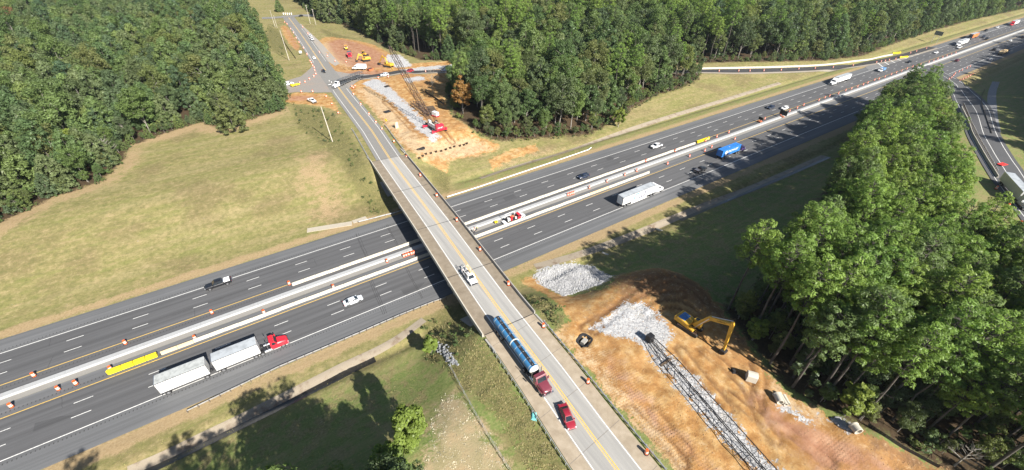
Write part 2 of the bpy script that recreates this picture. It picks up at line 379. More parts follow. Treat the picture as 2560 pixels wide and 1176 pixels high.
def terrain_material():
    m, t, b, L = nodes('ground_soil_and_grass')
    P = mapping(t)
    n1 = noise(t, .045, 5, P); n2 = noise(t, .35, 6, P, .65); n3 = noise(t, 2.2, 5, P, .7); n4 = noise(t, 7, 3, P)
    st = noise(t, 1, 4, mapping(t, (.03,.42,.3), (0,0,R(-7))), .7)
    arc = noise(t, 1, 4, mapping(t, (.05,.32,.3), (0,0,R(38))), .65)
    st2 = noise(t, 1, 3, mapping(t, (.02,.16,.3), (0,0,R(14))), .5)
    g = ramp(t, n2, [(.25,(.14,.14,.05)), (.5,(.21,.185,.078)), (.75,(.315,.245,.13))])
    g = mix(t, mth(t,'MULTIPLY',sstep(t, st, .42, .62),.6), g, (.16,.175,.05))
    g = mix(t, mth(t,'MULTIPLY',sstep(t, arc, .5, .66),.4), g, (.17,.165,.06))
    g = mix(t, mth(t,'MULTIPLY',sstep(t, st2, .48, .66),.5), g, (.27,.225,.115))
    g = mix(t, mth(t,'MULTIPLY',sstep(t, n1, .5, .64),.6), g, (.15,.115,.06))
    g = mix(t, mth(t,'MULTIPLY',sstep(t, n3, .5, .72),.5), g, (.085,.088,.03))
    g = mix(t, mth(t,'MULTIPLY',sstep(t, n4, .52, .75),.35), g, (.34,.27,.16))
    n5 = noise(t, .8, 6, P, .75); g = mix(t, mth(t,'MULTIPLY',sstep(t, n5, .5, .66),.42), g, (.36,.29,.16)); g = mix(t, mth(t,'MULTIPLY',sstep(t, n5, .5, .36),.5), g, (.09,.10,.035))
    # tan verge and worn ground
    e3 = mth(t,'MULTIPLY', mth(t,'SUBTRACT', n3, .5), 1.1)
    e2 = mth(t,'MULTIPLY', mth(t,'SUBTRACT', n2, .5), 1.3)
    jitter = mth(t,'ADD', e3, e2)
    tan = ramp(t, n3, [(.3,(.24,.165,.09)), (.55,(.32,.235,.135)), (.8,(.38,.30,.185))])
    yv = mth(t,'ADD', attr(t,'z_dry'), mth(t,'ADD', jitter, mth(t,'MULTIPLY', mth(t,'SUBTRACT', n1, .5), 1.2))); g = mix(t, mth(t,'MULTIPLY',sstep(t, yv, .35, .85),.85), g, tan)
    gl_ = mth(t,'ADD', attr(t,'z_lush'), e2); lu = mix(t, sstep(t, n2, .42, .62), ramp(t, n3, [(.3,(.06,.12,.025)),(.5,(.12,.18,.045)),(.7,(.21,.24,.085))]), ramp(t, n3, [(.3,(.10,.095,.04)),(.5,(.19,.165,.075)),(.7,(.30,.25,.13))]))
    lu = mix(t, mth(t,'MULTIPLY',sstep(t, st, .48, .6),.5), lu, (.24,.21,.10)); g = mix(t, mth(t,'MULTIPLY',sstep(t, gl_, .3, .9),.85), g, lu)
    stv = mth(t,'ADD', attr(t,'z_straw'), jitter); g = mix(t, mth(t,'MULTIPLY',sstep(t, stv, .4, .7),.8), g, ramp(t, n2, [(.3,(.22,.18,.10)),(.5,(.31,.25,.155)),(.7,(.36,.27,.16))]))
    dirt = ramp(t, n2, [(.22,(.18,.085,.028)), (.42,(.32,.17,.06)), (.55,(.385,.24,.10)), (.75,(.45,.33,.18))])
    dirt = mix(t, mth(t,'MULTIPLY',sstep(t, n1, .50, .64),.6), dirt, (.30,.165,.07))
    dirt = mix(t, mth(t,'MULTIPLY',sstep(t, n3, .58, .78),.45), dirt, (.22,.12,.055))
    wd = ramp(t, n3, [(.25,(.06,.068,.022)), (.5,(.13,.125,.05)), (.75,(.25,.19,.095))])
    wv = mth(t,'ADD', attr(t,'z_weed'), jitter); g = mix(t, mth(t,'MULTIPLY',sstep(t, wv, .35, .7),.9), g, wd)
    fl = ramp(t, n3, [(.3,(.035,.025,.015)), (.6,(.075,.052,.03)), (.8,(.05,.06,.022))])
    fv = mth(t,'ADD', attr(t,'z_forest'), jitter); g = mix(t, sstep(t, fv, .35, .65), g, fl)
    sdv = mth(t,'ADD', attr(t,'z_shade_and_damp'), jitter); dirt = mix(t, mth(t,'MULTIPLY',sstep(t, sdv, .35, .8),.85), dirt, ramp(t, n3, [(.3,(.09,.05,.028)),(.55,(.17,.095,.05)),(.8,(.26,.16,.09))]))  # brown for damp soil and painted-in tree shade together
    pv_ = mth(t,'ADD', attr(t,'z_pale'), jitter); dirt = mix(t, mth(t,'MULTIPLY',sstep(t, pv_, .35, .85),.75), dirt, ramp(t, n3, [(.3,(.36,.26,.155)),(.55,(.46,.36,.235)),(.8,(.53,.43,.30))]))
    red = ramp(t, n2, [(.25,(.19,.085,.045)), (.5,(.29,.15,.095)), (.8,(.38,.24,.16))])
    dirt = mix(t, mth(t,'MULTIPLY',sstep(t, n5, .52, .36),.5), dirt, (.20,.10,.04)); dirt = mix(t, mth(t,'MULTIPLY',sstep(t, n5, .54, .68),.4), dirt, (.56,.43,.27)); dirt = mix(t, mth(t,'MULTIPLY', attr(t,'z_rut'), .85), dirt, (.13,.065,.03)); rv = mth(t,'ADD', attr(t,'z_red'), e2); dirt = mix(t, mth(t,'MULTIPLY',sstep(t, rv, .35, .8),.85), dirt, red)
    dv = mth(t,'ADD', attr(t,'z_dirt'), jitter); c = mix(t, sstep(t, dv, .42, .58), g, dirt)
    vo = t.nodes.new('ShaderNodeTexVoronoi'); vo.inputs['Scale'].default_value = 3.6; L.new(P, vo.inputs['Vector'])
    gr = ramp(t, vo.outputs['Color'], [(.15,(.24,.245,.255)), (.5,(.36,.363,.37)), (.85,(.46,.46,.46))])
    gr = mix(t, mth(t,'MULTIPLY',sstep(t, n2, .55, .75),.4), gr, (.34,.28,.20))
    gv = mth(t,'ADD', attr(t,'z_gravel'), mth(t,'MULTIPLY',jitter,1.25)); gk = sstep(t, gv, .45, .55); c = mix(t, gk, c, gr)
    L.new(c, b.inputs['Base Color']); b.inputs['Roughness'].default_value = .95; b.inputs['Specular IOR Level'].default_value = .15
    # cleat marks of the dozers: rows pressed into the bare soil
    wv_ = t.nodes.new('ShaderNodeTexWave'); wv_.inputs['Scale'].default_value = .62; wv_.inputs['Distortion'].default_value = 1.2; wv_.inputs['Detail'].default_value = 2
    L.new(mapping(t, (1,1,1), (0,0,R(96))), wv_.inputs['Vector'])
    wv2 = t.nodes.new('ShaderNodeTexWave'); wv2.inputs['Scale'].default_value = .5; wv2.inputs['Distortion'].default_value = 1.0
    L.new(mapping(t, (1,1,1), (0,0,R(10))), wv2.inputs['Vector'])
    cle = mth(t,'MULTIPLY', mth(t,'MULTIPLY', wv_.outputs['Fac'], wv2.outputs['Fac']), mth(t,'MULTIPLY', attr(t,'z_cleat'), sstep(t, n2, .3, .5)))
    hgt = mth(t,'ADD', mth(t,'ADD', mth(t,'MULTIPLY', n3, .9), mth(t,'MULTIPLY', n4, .5)), mth(t,'MULTIPLY', cle, .5))
    hgt = mth(t,'ADD', hgt, mth(t,'MULTIPLY', mth(t,'MULTIPLY', vo.outputs['Distance'], gk), -.7))
    bump(t, b, hgt, .6, .15)
    return m
TERR = terrain_material()
def sub_terrain(name, k):
    q = quads[cls == k]; used = np.unique(q); remap = np.full(len(Vg), -1); remap[used] = np.arange(len(used))
    me = bpy.data.meshes.new(name); me.vertices.add(len(used)); me.vertices.foreach_set('co', Vg[used].ravel())
    f = remap[q]; me.loops.add(f.size); me.loops.foreach_set('vertex_index', f.ravel().astype(np.int32))
    me.polygons.add(len(f)); me.polygons.foreach_set('loop_start', np.arange(0, f.size, 4, dtype=np.int32))
    me.update(calc_edges=True)
    for an, A in (('z_dirt',ZD),('z_red',ZR),('z_gravel',ZG),('z_dry',ZY),('z_weed',ZW),('z_forest',ZF),('z_cleat',ZC),('z_lush',ZL),('z_shade_and_damp',ZP),('z_pale',ZA),('z_rut',ZT),('z_straw',ZS)):
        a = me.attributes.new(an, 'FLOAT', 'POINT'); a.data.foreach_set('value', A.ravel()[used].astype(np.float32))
    me.shade_smooth(); me.materials.append(TERR)
    o = bpy.data.objects.new(name, me); C.objects.link(o); return tag(o, kind='structure')
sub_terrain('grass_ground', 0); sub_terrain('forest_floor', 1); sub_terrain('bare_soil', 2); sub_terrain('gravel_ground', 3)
BVH = None
def ground_z(x, y):
    """height of the finished ground mesh"""
    i = min(max(np.searchsorted(xs, x)-1, 0), nx-2); j = min(max(np.searchsorted(ys, y)-1, 0), ny-2)
    fx = (x-xs[i])/(xs[i+1]-xs[i]); fy = (y-ys[j])/(ys[j+1]-ys[j])
    return float((GZ[j,i]*(1-fx)+GZ[j,i+1]*fx)*(1-fy)+(GZ[j+1,i]*(1-fx)+GZ[j+1,i+1]*fx)*fy)
def on(px, py, dz=0.):
    x, y, z = at(px, py, dz); return (x, y, ground_z(x, y))

# ---------------------------------------------------------------- road sheets
def dens(pts, step):
    out = []
    for a, b in zip(pts[:-1], pts[1:]):
        a = np.array(a, float); b = np.array(b, float); n = max(1, int(np.ceil(np.hypot(*(b-a)[:2])/step)))
        for k in range(n): out.append(a+(b-a)*k/n)
    out.append(np.array(pts[-1], float)); return np.array(out)
def smooth_line(pts, it=3):
    P = [np.array(p, float) for p in pts]
    for _ in range(it):
        Q = [P[0]]
        for a, b in zip(P[:-1], P[1:]): Q += [a*.75+b*.25, a*.25+b*.75]
        Q.append(P[-1]); P = Q
    return P
def strip(name, pts, l, r, zf, mat, step=4, ncross=1, kind='structure', thick=0):
    """ribbon along a line; l/r are offsets to the left and right; zf(x,y) gives the height"""
    P = dens([p[:2] for p in pts], step); T = np.gradient(P, axis=0); T /= np.linalg.norm(T, axis=1)[:,None]+1e-9
    N = np.stack([-T[:,1], T[:,0]], 1); offs = np.linspace(l, r, ncross+1); lon = np.concatenate([[0], np.cumsum(np.hypot(*np.diff(P, axis=0).T))])
    vs = []; lat = []; lo = []
    for k in range(len(P)):
        for o in offs:
            q = P[k]+N[k]*o; vs.append((q[0], q[1], zf(q[0], q[1]))); lat.append(o); lo.append(lon[k])
    n = ncross+1; fs = [(k*n+i, k*n+i+1, (k+1)*n+i+1, (k+1)*n+i) for k in range(len(P)-1) for i in range(ncross)]
    if l > r: pass
    else: fs = [f[::-1] for f in fs]
    me = bpy.data.meshes.new(name); me.from_pydata(vs, [], fs); me.update()
    for an, A in (('lat', lat), ('lon', lo)):
        a = me.attributes.new(an, 'FLOAT', 'POINT'); a.data.foreach_set('value', np.array(A, np.float32))
    me.materials.append(mat); me.shade_smooth(); o = bpy.data.objects.new(name, me); C.objects.link(o)
    return tag(o, kind=kind) if kind else o
def drape_poly(name, poly, dz, mat, step=2.5, kind='structure'):
    B = dens(list(poly)+[poly[0]], step)[:-1]; nb = len(B)
    mn = B.min(0); mx = B.max(0); gx, gy = np.meshgrid(np.arange(mn[0], mx[0], step), np.arange(mn[1], mx[1], step))
    ins = polydist(gx.ravel(), gy.ravel(), poly) > step*.4
    V = [Vector(p) for p in B]+[Vector((a, b)) for a, b in zip(gx.ravel()[ins], gy.ravel()[ins])]
    vo, eo, fo, *_ = delaunay_2d_cdt(V, [(i, (i+1) % nb) for i in range(nb)], [list(range(nb))], 1, 1e-4)
    me = bpy.data.meshes.new(name); me.from_pydata([(p.x, p.y, ground_z(p.x, p.y)+dz) for p in vo], [], fo); me.update()
    bm = bmesh.new(); bm.from_mesh(me)
    for f in bm.faces:
        if f.normal.z < 0: f.normal_flip()
    bm.to_mesh(me); bm.free(); me.shade_smooth()
    me.materials.append(mat); o = bpy.data.objects.new(name, me); C.objects.link(o); return tag(o, kind=kind)

def asphalt(name, base, var=.25, streak=True, lanes=None):
    m, t, b, L = nodes(name)
    a = noise(t, 1, 5, mapping(t, (.012,.75,.5)), .6); n = noise(t, 5, 4, mapping(t), .7); big = noise(t, .06, 3, mapping(t))
    lo = tuple(c*(1-var) for c in base); hi = tuple(c*(1+var) for c in base)
    c = ramp(t, a, [(.3,lo), (.5,base), (.72,hi)]) if streak else ramp(t, n, [(.3,lo), (.5,base), (.72,hi)])
    c = mix(t, mth(t,'MULTIPLY',sstep(t, n, .5, .75),.22), c, tuple(x*1.7 for x in base))
    c = mix(t, mth(t,'MULTIPLY',sstep(t, big, .5, .7),.25), c, tuple(x*.72 for x in base))
    if lanes:
        # polished wheel paths, 0.9 m either side of each lane's middle, and an oily strip between them
        sp = t.nodes.new('ShaderNodeSeparateXYZ'); L.new(mapping(t), sp.inputs[0]); y_ = mth(t,'DIVIDE', mth(t,'SUBTRACT', sp.outputs['Y'], 79.12), 3.66); k_ = mth(t,'SUBTRACT', 1, mth(t,'ABSOLUTE', mth(t,'SUBTRACT', mth(t,'MULTIPLY', mth(t,'PINGPONG', y_, .5), 2), .5)))
        c = mix(t, mth(t,'MULTIPLY', sstep(t, k_, .72, .98), mth(t,'MULTIPLY', a, .5)), c, tuple(x*.62 for x in base))
    L.new(c, b.inputs['Base Color']); b.inputs['Roughness'].default_value = .82; b.inputs['Specular IOR Level'].default_value = .35
    bump(t, b, n, .25, .02); return m
ASPH = asphalt('highway_asphalt', (.088,.089,.093), .25, True, True)
ASPH_D = asphalt('dark_new_asphalt', (.04,.04,.042))
ASPH_S = asphalt('shoulder_asphalt', (.112,.115,.12), .3)
ASPH_O = asphalt('old_asphalt', (.19,.186,.176), .18, False)
def concrete(name, base, stain=(.22,.17,.12), amt=.5, sc_=.5):
    m, t, b, L = nodes(name); n = noise(t, sc_, 6, mapping(t), .65); f = noise(t, 6, 4, mapping(t))
    c = ramp(t, f, [(.3,tuple(x*.85 for x in base)), (.7,base)]); c = mix(t, mth(t,'MULTIPLY',sstep(t, n, .48, .72),amt), c, stain)
    L.new(c, b.inputs['Base Color']); b.inputs['Roughness'].default_value = .85; bump(t, b, f, .2, .03); return m
CONC = concrete('concrete', (.33,.32,.295)); CONC_W = concrete('pale_concrete', (.50,.47,.40), (.36,.31,.24), .4); CONC_D = concrete('weathered_concrete', (.30,.27,.23), (.13,.10,.075), .6)
CONC_M = concrete('median_concrete', (.36,.37,.375), (.26,.25,.24), .5, .9)
DITCHM = concrete('ditch_concrete', (.27,.23,.175), (.12,.075,.045), .85, .35)
WATERD = paint('ditch_water', (.022,.02,.016), .3, 0, .3)
def line_mat(name, col):
    m, t, b, L = nodes(name); n = noise(t, 3, 5, mapping(t), .7)
    L.new(ramp(t, n, [(.28,tuple(x*.45 for x in col)), (.5,col)]), b.inputs['Base Color']); b.inputs['Roughness'].default_value = .7; return m
LW = line_mat('white_road_paint', (.66,.66,.64)); LY = line_mat('yellow_road_paint', (.60,.40,.10)); LYF = line_mat('faded_yellow_road_paint', (.58,.40,.16))
flat = lambda z: (lambda x, y: z)
X0, X1 = -420, 1700
hw = [(X0,0),(X1,0)]
def hstrip(name, y0, y1, z, mat): return strip(name, [(X0,0),(X1,0)], y1, y0, flat(z), mat, 40)
hstrip('eastbound_roadway', 78.9, 90.05, 0, ASPH); hstrip('westbound_roadway', 99.5, 110.6, 0, ASPH)
hstrip('south_shoulder', 73.4, 78.9, -.002, ASPH_S); hstrip('north_shoulder', 110.6, 115.6, -.002, ASPH_S)
hstrip('median_shoulder_south', 90.05, 93.6, -.002, ASPH_S); hstrip('median_shoulder_north', 96.6, 99.5, -.002, ASPH)
hstrip('median_gutter', 93.6, 95.15, .03, concrete('gutter_concrete', (.25,.24,.22), (.2,.18,.16), .5, .5))
rs = MB(); rr = random.Random(3)
for yy in (78.2, 111.4, 91.1, 98.6):                                # ground-in rumble strips along the edges
    x = -70.
    while x < 260: rs.box(x, x+.16, yy-.18, yy+.18, -.001, .003); x += .62
tag(rs.build('rumble_strip', asphalt('rumble_asphalt', (.05,.05,.051))), kind='structure')
def lines(name, segs, mat, z, w_):
    """road paint as 4 mm sheets: list of (x0,x1,y)"""
    b = MB()
    for x0, x1, y in segs: b.quad((x0,y-w_/2,z),(x1,y-w_/2,z),(x1,y+w_/2,z),(x0,y+w_/2,z))
    return tag(b.build(name, mat), kind='structure')
solidw = [(X0,X1,79.12),(X0,X1,110.38)]
lines('white_edge_line', solidw, LW, .004, .2); lines('yellow_edge_line', [(X0,X1,89.86),(X0,X1,99.68)], LY, .004, .2)
ds = []
for n in range(-20, 75):
    for y, ph in ((86.43,15.28),(82.77,15.28),(107.04,-12.54),(103.38,-12.54)):
        x = ph+12.19*n; ds.append((x, x+3.05, y))
lines('lane_dash', ds, LW, .004, .16)
# sealed cracks, crossing cable cuts and patches in the carriageways
TARM = asphalt('sealed_crack_tar', (.035,.035,.036), .2, False); tb_ = MB(); rr = random.Random(12)
def wob(x0, y0, x1, y1, w_, n=9):
    P = [Vector((x0+(x1-x0)*k/n+rr.uniform(-.08,.08), y0+(y1-y0)*k/n, .0025)) for k in range(n+1)]
    for a, b in zip(P[:-1], P[1:]): d = (b-a).normalized(); q = Vector((-d.y, d.x, 0))*w_/2; tb_.quad(a-q, b-q, b+q, a+q)
for px, py, ya, yb in ((905,620,99.8,112.5),(912,628,99.8,112.5),(920,632,99.8,112.5),(980,590,99.8,112.0),(985,592,99.8,112.0),(938,740,76,89.6),(946,745,76,89.6),(953,748,76,89.6),(1028,700,76,89.6),(1034,702,76,89.6)):
    x = float(un(px, py, 0)[0]); wob(x-.5, ya, x+.5, yb, .09)
for k in range(34):
    x = rr.uniform(-60, 230); y = rr.choice([82.77,86.43,103.38,107.04,79.4,110.1])+rr.uniform(-.25,.25); wob(x, y, x+rr.uniform(6,22), y+rr.uniform(-.15,.15), .07, 14)
for k in range(22):
    x = rr.uniform(-60, 230); y = rr.choice([79.3,82.9,86.5,99.9,103.5,107.2]); wob(x, y, x+rr.uniform(-.6,.6), y+3.2, .06, 6)
tag(tb_.build('sealed_crack', TARM), kind='structure')
pm_ = MB()
for k in range(16): x = rr.uniform(-55, 240); y = rr.choice([79.4,83.1,86.8,100,103.7,107.4]); pm_.quad((x,y,.0018),(x+rr.uniform(2,9),y,.0018),(x+rr.uniform(2,9),y+rr.uniform(1.2,2.8),.0018),(x,y+rr.uniform(1.2,2.8),.0018)) if k % 3 == 0 else None
tag(pm_.build('asphalt_patch', asphalt('patch_asphalt', (.066,.067,.07))), kind='structure')
# ---------------------------------------------------------------- crossing road
def rline(y0, y1, off=0, step=4):
    n = max(1, int(round((y1-y0)/step))); return [(float(rx(y))+off, float(y)) for y in np.linspace(y0, y1, n+1)]
YB0, YB1 = 52., 143.5            # bridge ends
ZR_ = 6.30
def deck_material(pale=1.0):
    m, t, b, L = nodes('bridge_road_concrete')
    lat = attr(t, 'lat'); al = mth(t, 'ABSOLUTE', lat); n = noise(t, .5, 6, mapping(t), .7); f = noise(t, 4, 4, mapping(t), .6)
    st = noise(t, 1, 4, mapping(t, (1.3,.05,1), (0,0,R(3))), .6)
    lane = ramp(t, st, [(.3,(.245,.24,.23)), (.5,(.29,.284,.268)), (.72,(.34,.33,.31))])
    sh = ramp(t, n, [(.25,(.15*pale,.12*pale,.085*pale)), (.5,(.205*pale,.17*pale,.125*pale)), (.75,(.26*pale,.22*pale,.17*pale))])
    k = sstep(t, mth(t,'ADD', al, mth(t,'MULTIPLY', mth(t,'SUBTRACT', n, .5), .8)), 3.2, 3.75)
    c = mix(t, k, lane, sh)
    wear = mth(t,'SUBTRACT', 1.7, mth(t,'ABSOLUTE', mth(t,'SUBTRACT', al, 1.75)))
    c = mix(t, mth(t,'MULTIPLY', sstep(t, wear, 1.0, 1.7), .22), c, (.20,.20,.20))
    c = mix(t, mth(t,'MULTIPLY',sstep(t, f, .55, .75),.2), c, (.19,.185,.17))
    L.new(c, b.inputs['Base Color']); b.inputs['Roughness'].default_value = .85; bump(t, b, f, .2, .02); return m
DECKM = deck_material()
tanroad = deck_material(1.5); tanroad.name = 'approach_road_concrete'
bz = flat(ZR_)
strip('overpass_road', rline(-70, YB0-.02), 6.3, -6.3, bz, tanroad, 3, 10)
strip('overpass_road', rline(YB1+.02, 462), 4.7, -4.6, flat(ZR_-.01), ASPH_O, 4, 6)
bridge = thing('overpass_bridge', 'long concrete road bridge crossing the highway with parapets on both sides', 'bridge', (float(rx(98)), 98, 0))
def bpart(o): o.parent = bridge; o.matrix_parent_inverse = Matrix.Translation((-float(rx(98)), -98, 0)); return o
bridge.location = (float(rx(98)), 98, 0)
def ribbon_solid(name, pts, a, b_, z0, z1, mat, taper=0):
    P = dens([p[:2] for p in pts], 6); T = np.gradient(P, axis=0); T /= np.linalg.norm(T, axis=1)[:,None]; N = np.stack([-T[:,1], T[:,0]], 1)
    m_ = MB(); rings = []
    for p, n in zip(P, N):
        A = p+n*a; B = p+n*b_; A2 = p+n*(a-taper); B2 = p+n*(b_+taper)
        rings.append([(A[0],A[1],z0), (B[0],B[1],z0), (B2[0],B2[1],z1), (A2[0],A2[1],z1)])
    return m_.loft(rings).build(name, mat)
L_ = rline(YB0, YB1, 0, 3.05)
dk = strip('deck', L_, 6.95, -6.5, bz, DECKM, 3.05, 10, kind=None); bpart(dk)
bpart(ribbon_solid('deck_slab', L_, 6.97, -6.52, ZR_-.35, ZR_-.012, CONC))
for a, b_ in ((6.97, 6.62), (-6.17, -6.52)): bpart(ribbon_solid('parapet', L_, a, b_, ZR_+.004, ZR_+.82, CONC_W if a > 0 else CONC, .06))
for k in range(6): o_ = 5.6-2.25*k; bpart(ribbon_solid('girder', L_, o_+.28, o_-.28, ZR_-1.5, ZR_-.36, CONC))
for yj in (YB0+.15, 72.5, 95.3, 118.5, YB1-.15):
    T = Vector((float(rx(yj+1)-rx(yj-1)), 2, 0)).normalized(); N_ = Vector((-T.y, T.x, 0)); c_ = Vector((float(rx(yj)), yj, ZR_+.006))
    j = MB(); j.quad(*[c_+N_*s*6.2+T*u for s, u in ((1.02,-.09),(-.98,-.09),(-.98,.09),(1.02,.09))]); bpart(j.build('expansion_joint', BLACK))
for yj in (72.5, 95.3, 118.5):
    T = Vector((float(rx(yj+1)-rx(yj-1)), 2, 0)).normalized(); N_ = Vector((-T.y, T.x, 0)); c_ = Vector((float(rx(yj)), yj, 0))
    p = MB(); p.bar(c_+N_*6.4+Vector((0,0,4.2)), c_-N_*6.0+Vector((0,0,4.2)), 1.2, 1.1); bpart(p.build('pier_cap', CONC))
    for s in (4.8, .2, -4.4):
        q = c_+N_*s; bpart(MB().cyl(q+Vector((0,0,-.3)), q+Vector((0,0,3.64)), .5, n=16).build('column', CONC, smooth=40))
for yj, s in ((YB0, -1), (YB1, 1)):
    c_ = Vector((float(rx(yj+s*.6)), yj+s*.75, 0)); p = MB(); p.box(c_.x-6.9, c_.x+6.5, c_.y-.6, c_.y+.6, 2.2, ZR_-.4); bpart(p.build('abutment', CONC))
    for sd in (-6.75, 6.3):
        bpart(MB().box(c_.x+sd-.2, c_.x+sd+.2, min(c_.y,c_.y+s*4), max(c_.y,c_.y+s*4), 4.0, ZR_+.3).build('wing_wall', CONC))
# sloped paving below the end spans
for y0, y1, z0, z1 in ((55.5, 64, 4.6, .4), (141, 127, 4.9, .5)):
    x = float(rx((y0+y1)/2)); p = MB(); p.panel([(x-7,y0,z0+.12),(x+7,y0,z0+.12),(x+7,y1,z1+.1),(x-7,y1,z1+.1)] if y1 > y0 else [(x+7,y0,z0+.12),(x-7,y0,z0+.12),(x-7,y1,z1+.1),(x+7,y1,z1+.1)], .1)
    tag(p.build('slope_paving', CONC), kind='structure')
# paint on the crossing road
for o_ in (3.35, -3.35):
    strip('white_edge_line', rline(-70, 232), o_+.09, o_-.09, flat(ZR_+.005), LW, 3)
for o_ in (.22, -.22):
    strip('yellow_centre_line', rline(-70, 236), o_+.11, o_-.11, flat(ZR_+.005), LYF if o_ > 0 else LY, 3)
    strip('yellow_centre_line', rline(270, 470), o_+.11, o_-.11, flat(ZR_+.002), LYF, 4)
for o_ in (3.6, -3.4): strip('white_edge_line', rline(290, 400), o_+.08, o_-.08, flat(ZR_+.002), LW, 4)
# slab joints cut across the southern approach
jb = MB()
for yj in np.arange(-60, 50, 9.1):
    c_ = Vector((float(rx(yj)), float(yj), ZR_+.002)); jb.quad(c_+Vector((-6.2,-.2,0)), c_+Vector((6.2,.9,0)), c_+Vector((6.2,.98,0)), c_+Vector((-6.2,-.12,0)))
tag(jb.build('slab_joint', concrete('joint_filler', (.17,.15,.13))), kind='structure')

# ---------------------------------------------------------------- side roads, junction, ramps
JUNC = ats([(838,232),(800,232),(742,231),(700,236),(690,222),(715,203),(752,192),(776,172),(790,152),(806,150),(820,172),(845,180),(890,186),(925,186),(935,192),(905,199),(890,207),(872,222),(862,232)])
drape_poly('road_junction', JUNC, .09, concrete('dusty_asphalt', (.24,.22,.20), (.29,.20,.14), .5, .12))
NR = smooth_line(ats([(845,206),(905,194),(960,186.5),(1025,179.5),(1120,177),(1250,178),(1500,180),(1740,179),(1850,178.5),(1980,175),(2080,170),(2160,160),(2230,148),(2330,119)]))
strip('exit_ramp', NR, 2.6, -2.6, lambda x, y: ground_z(x, y)+.16, ASPH_D, 3, 4)
strip('ramp_shoulder', NR[4:], -2.6, -4.6, lambda x, y: ground_z(x, y)+.14, concrete('dusty_shoulder', (.28,.25,.205)), 3, 2)
GORE = [(258,115.2),(330,115.3),(470,115.3),(520,116.5),(480,117.6),(405,118.6),(345,121),(300,124.5),(262,118)]
drape_poly('ramp_gore', ats([(2162,168),(2215,152),(2270,140),(2340,118),(2345,122),(2290,140),(2240,157),(2195,170),(2172,176)]), .09, asphalt('gore_asphalt', (.16,.16,.16), .2, False), 3)
ch = MB()
for k in range(7):
    a = at(2192+k*15, 157-k*3.6); b_ = at(2207+k*15, 168.5-k*5.2); z = max(ground_z(*a[:2]), ground_z(*b_[:2]))+.16
    d_ = (Vector(b_)-Vector(a)); n_ = Vector((-d_.y, d_.x, 0)).normalized()*.35; A = Vector((a[0],a[1],z)); B = Vector((b_[0],b_[1],z)); ch.quad(A-n_, A+n_, B+n_, B-n_)
tag(ch.build('gore_chevron', LW), kind='structure')
ER = smooth_line(ats([(2300,163),(2360,190),(2405,225),(2432,265),(2447,310),(2468,360),(2505,420),(2555,490),(2640,590)]))
strip('entrance_ramp', ER, 6.0, -6.0, lambda x, y: ground_z(x, y)+.15, asphalt('ramp_asphalt', (.075,.076,.08), .2, False), 3, 5)
for o_ in (4.6, .2, -4.6): strip('ramp_edge_line', ER[6:], o_+.1, o_-.1, lambda x, y: ground_z(x, y)+.165, LW, 3)
FR = smooth_line(ats([(655,46),(700,44),(750,40),(800,36),(860,30)]))
strip('far_cross_road', FR, 4.5, -4.5, lambda x, y: ground_z(x, y)+.2, ASPH_O, 6, 3)
drape_poly('gravel_layby', ats([(735,62),(752,60),(800,105),(850,160),(838,165),(812,150),(790,118),(762,82)]), .05, concrete('dusty_gravel', (.31,.285,.25), (.34,.25,.18), .5, .12))

# ---------------------------------------------------------------- paved ditches
def ditch(name, pts, hw_=1.3, mat=DITCHM, water=0):
    P = smooth_line(pts, 2)
    def zf(x, y): return ground_z(x, y)+.07
    o = strip(name, P, hw_, -hw_, zf, mat, 2, 6)
    return o
ditch('drainage_ditch', ats([(1200,446),(1300,414),(1400,385),(1500,352),(1600,316),(1700,284),(1800,254),(1880,229),(1950,208)]), 1.15)
ditch('drainage_ditch', ats([(1338,668),(1420,646),(1500,619),(1600,582),(1700,541),(1800,501),(1900,460),(2060,390)]), 1.25)
ditch('drainage_ditch', ats([(320,1182),(400,1148),(500,1098),(600,1050),(700,999),(790,952),(860,915),(940,880),(1000,845),(1060,800)]), .95)
for wl in ([(330,1176),(400,1148),(500,1098),(600,1050),(700,999),(790,952),(840,925),(880,902),(930,880)], [(1690,545),(1750,521),(1800,501),(1900,460),(2060,390)]):
    strip('ditch_water', smooth_line(ats(wl), 2), -.9, -2.7, lambda x, y: ground_z(x, y)+.06, WATERD, 3, 3)
ditch('drainage_ditch', ats([(2490,205),(2478,235),(2480,280),(2490,330)]), 1.6, concrete('riprap', (.22,.22,.23), (.07,.08,.05), .6, 1.2))
# concrete flume lying in the grass west of the bridge: two slabs
for k, (a, b_, w_) in enumerate((((768,577),(880,559),2.2), ((882,556),(916,545),1.7))):
    A = Vector(at(*a)); B = Vector(at(*b_)); A.z = ground_z(A.x, A.y); B.z = ground_z(B.x, B.y)
    t = MB(); t.bar(A+Vector((0,0,.02)), B+Vector((0,0,.04)), w_, .24)
    tag(t.build('drain_slab', concrete('drain_slab_concrete', (.40,.36,.29), (.28,.22,.15), .5)), ('long pale concrete drain slab in the grass west of the bridge', 'short concrete drain slab at the uphill end of the long one')[k], 'drain slab')

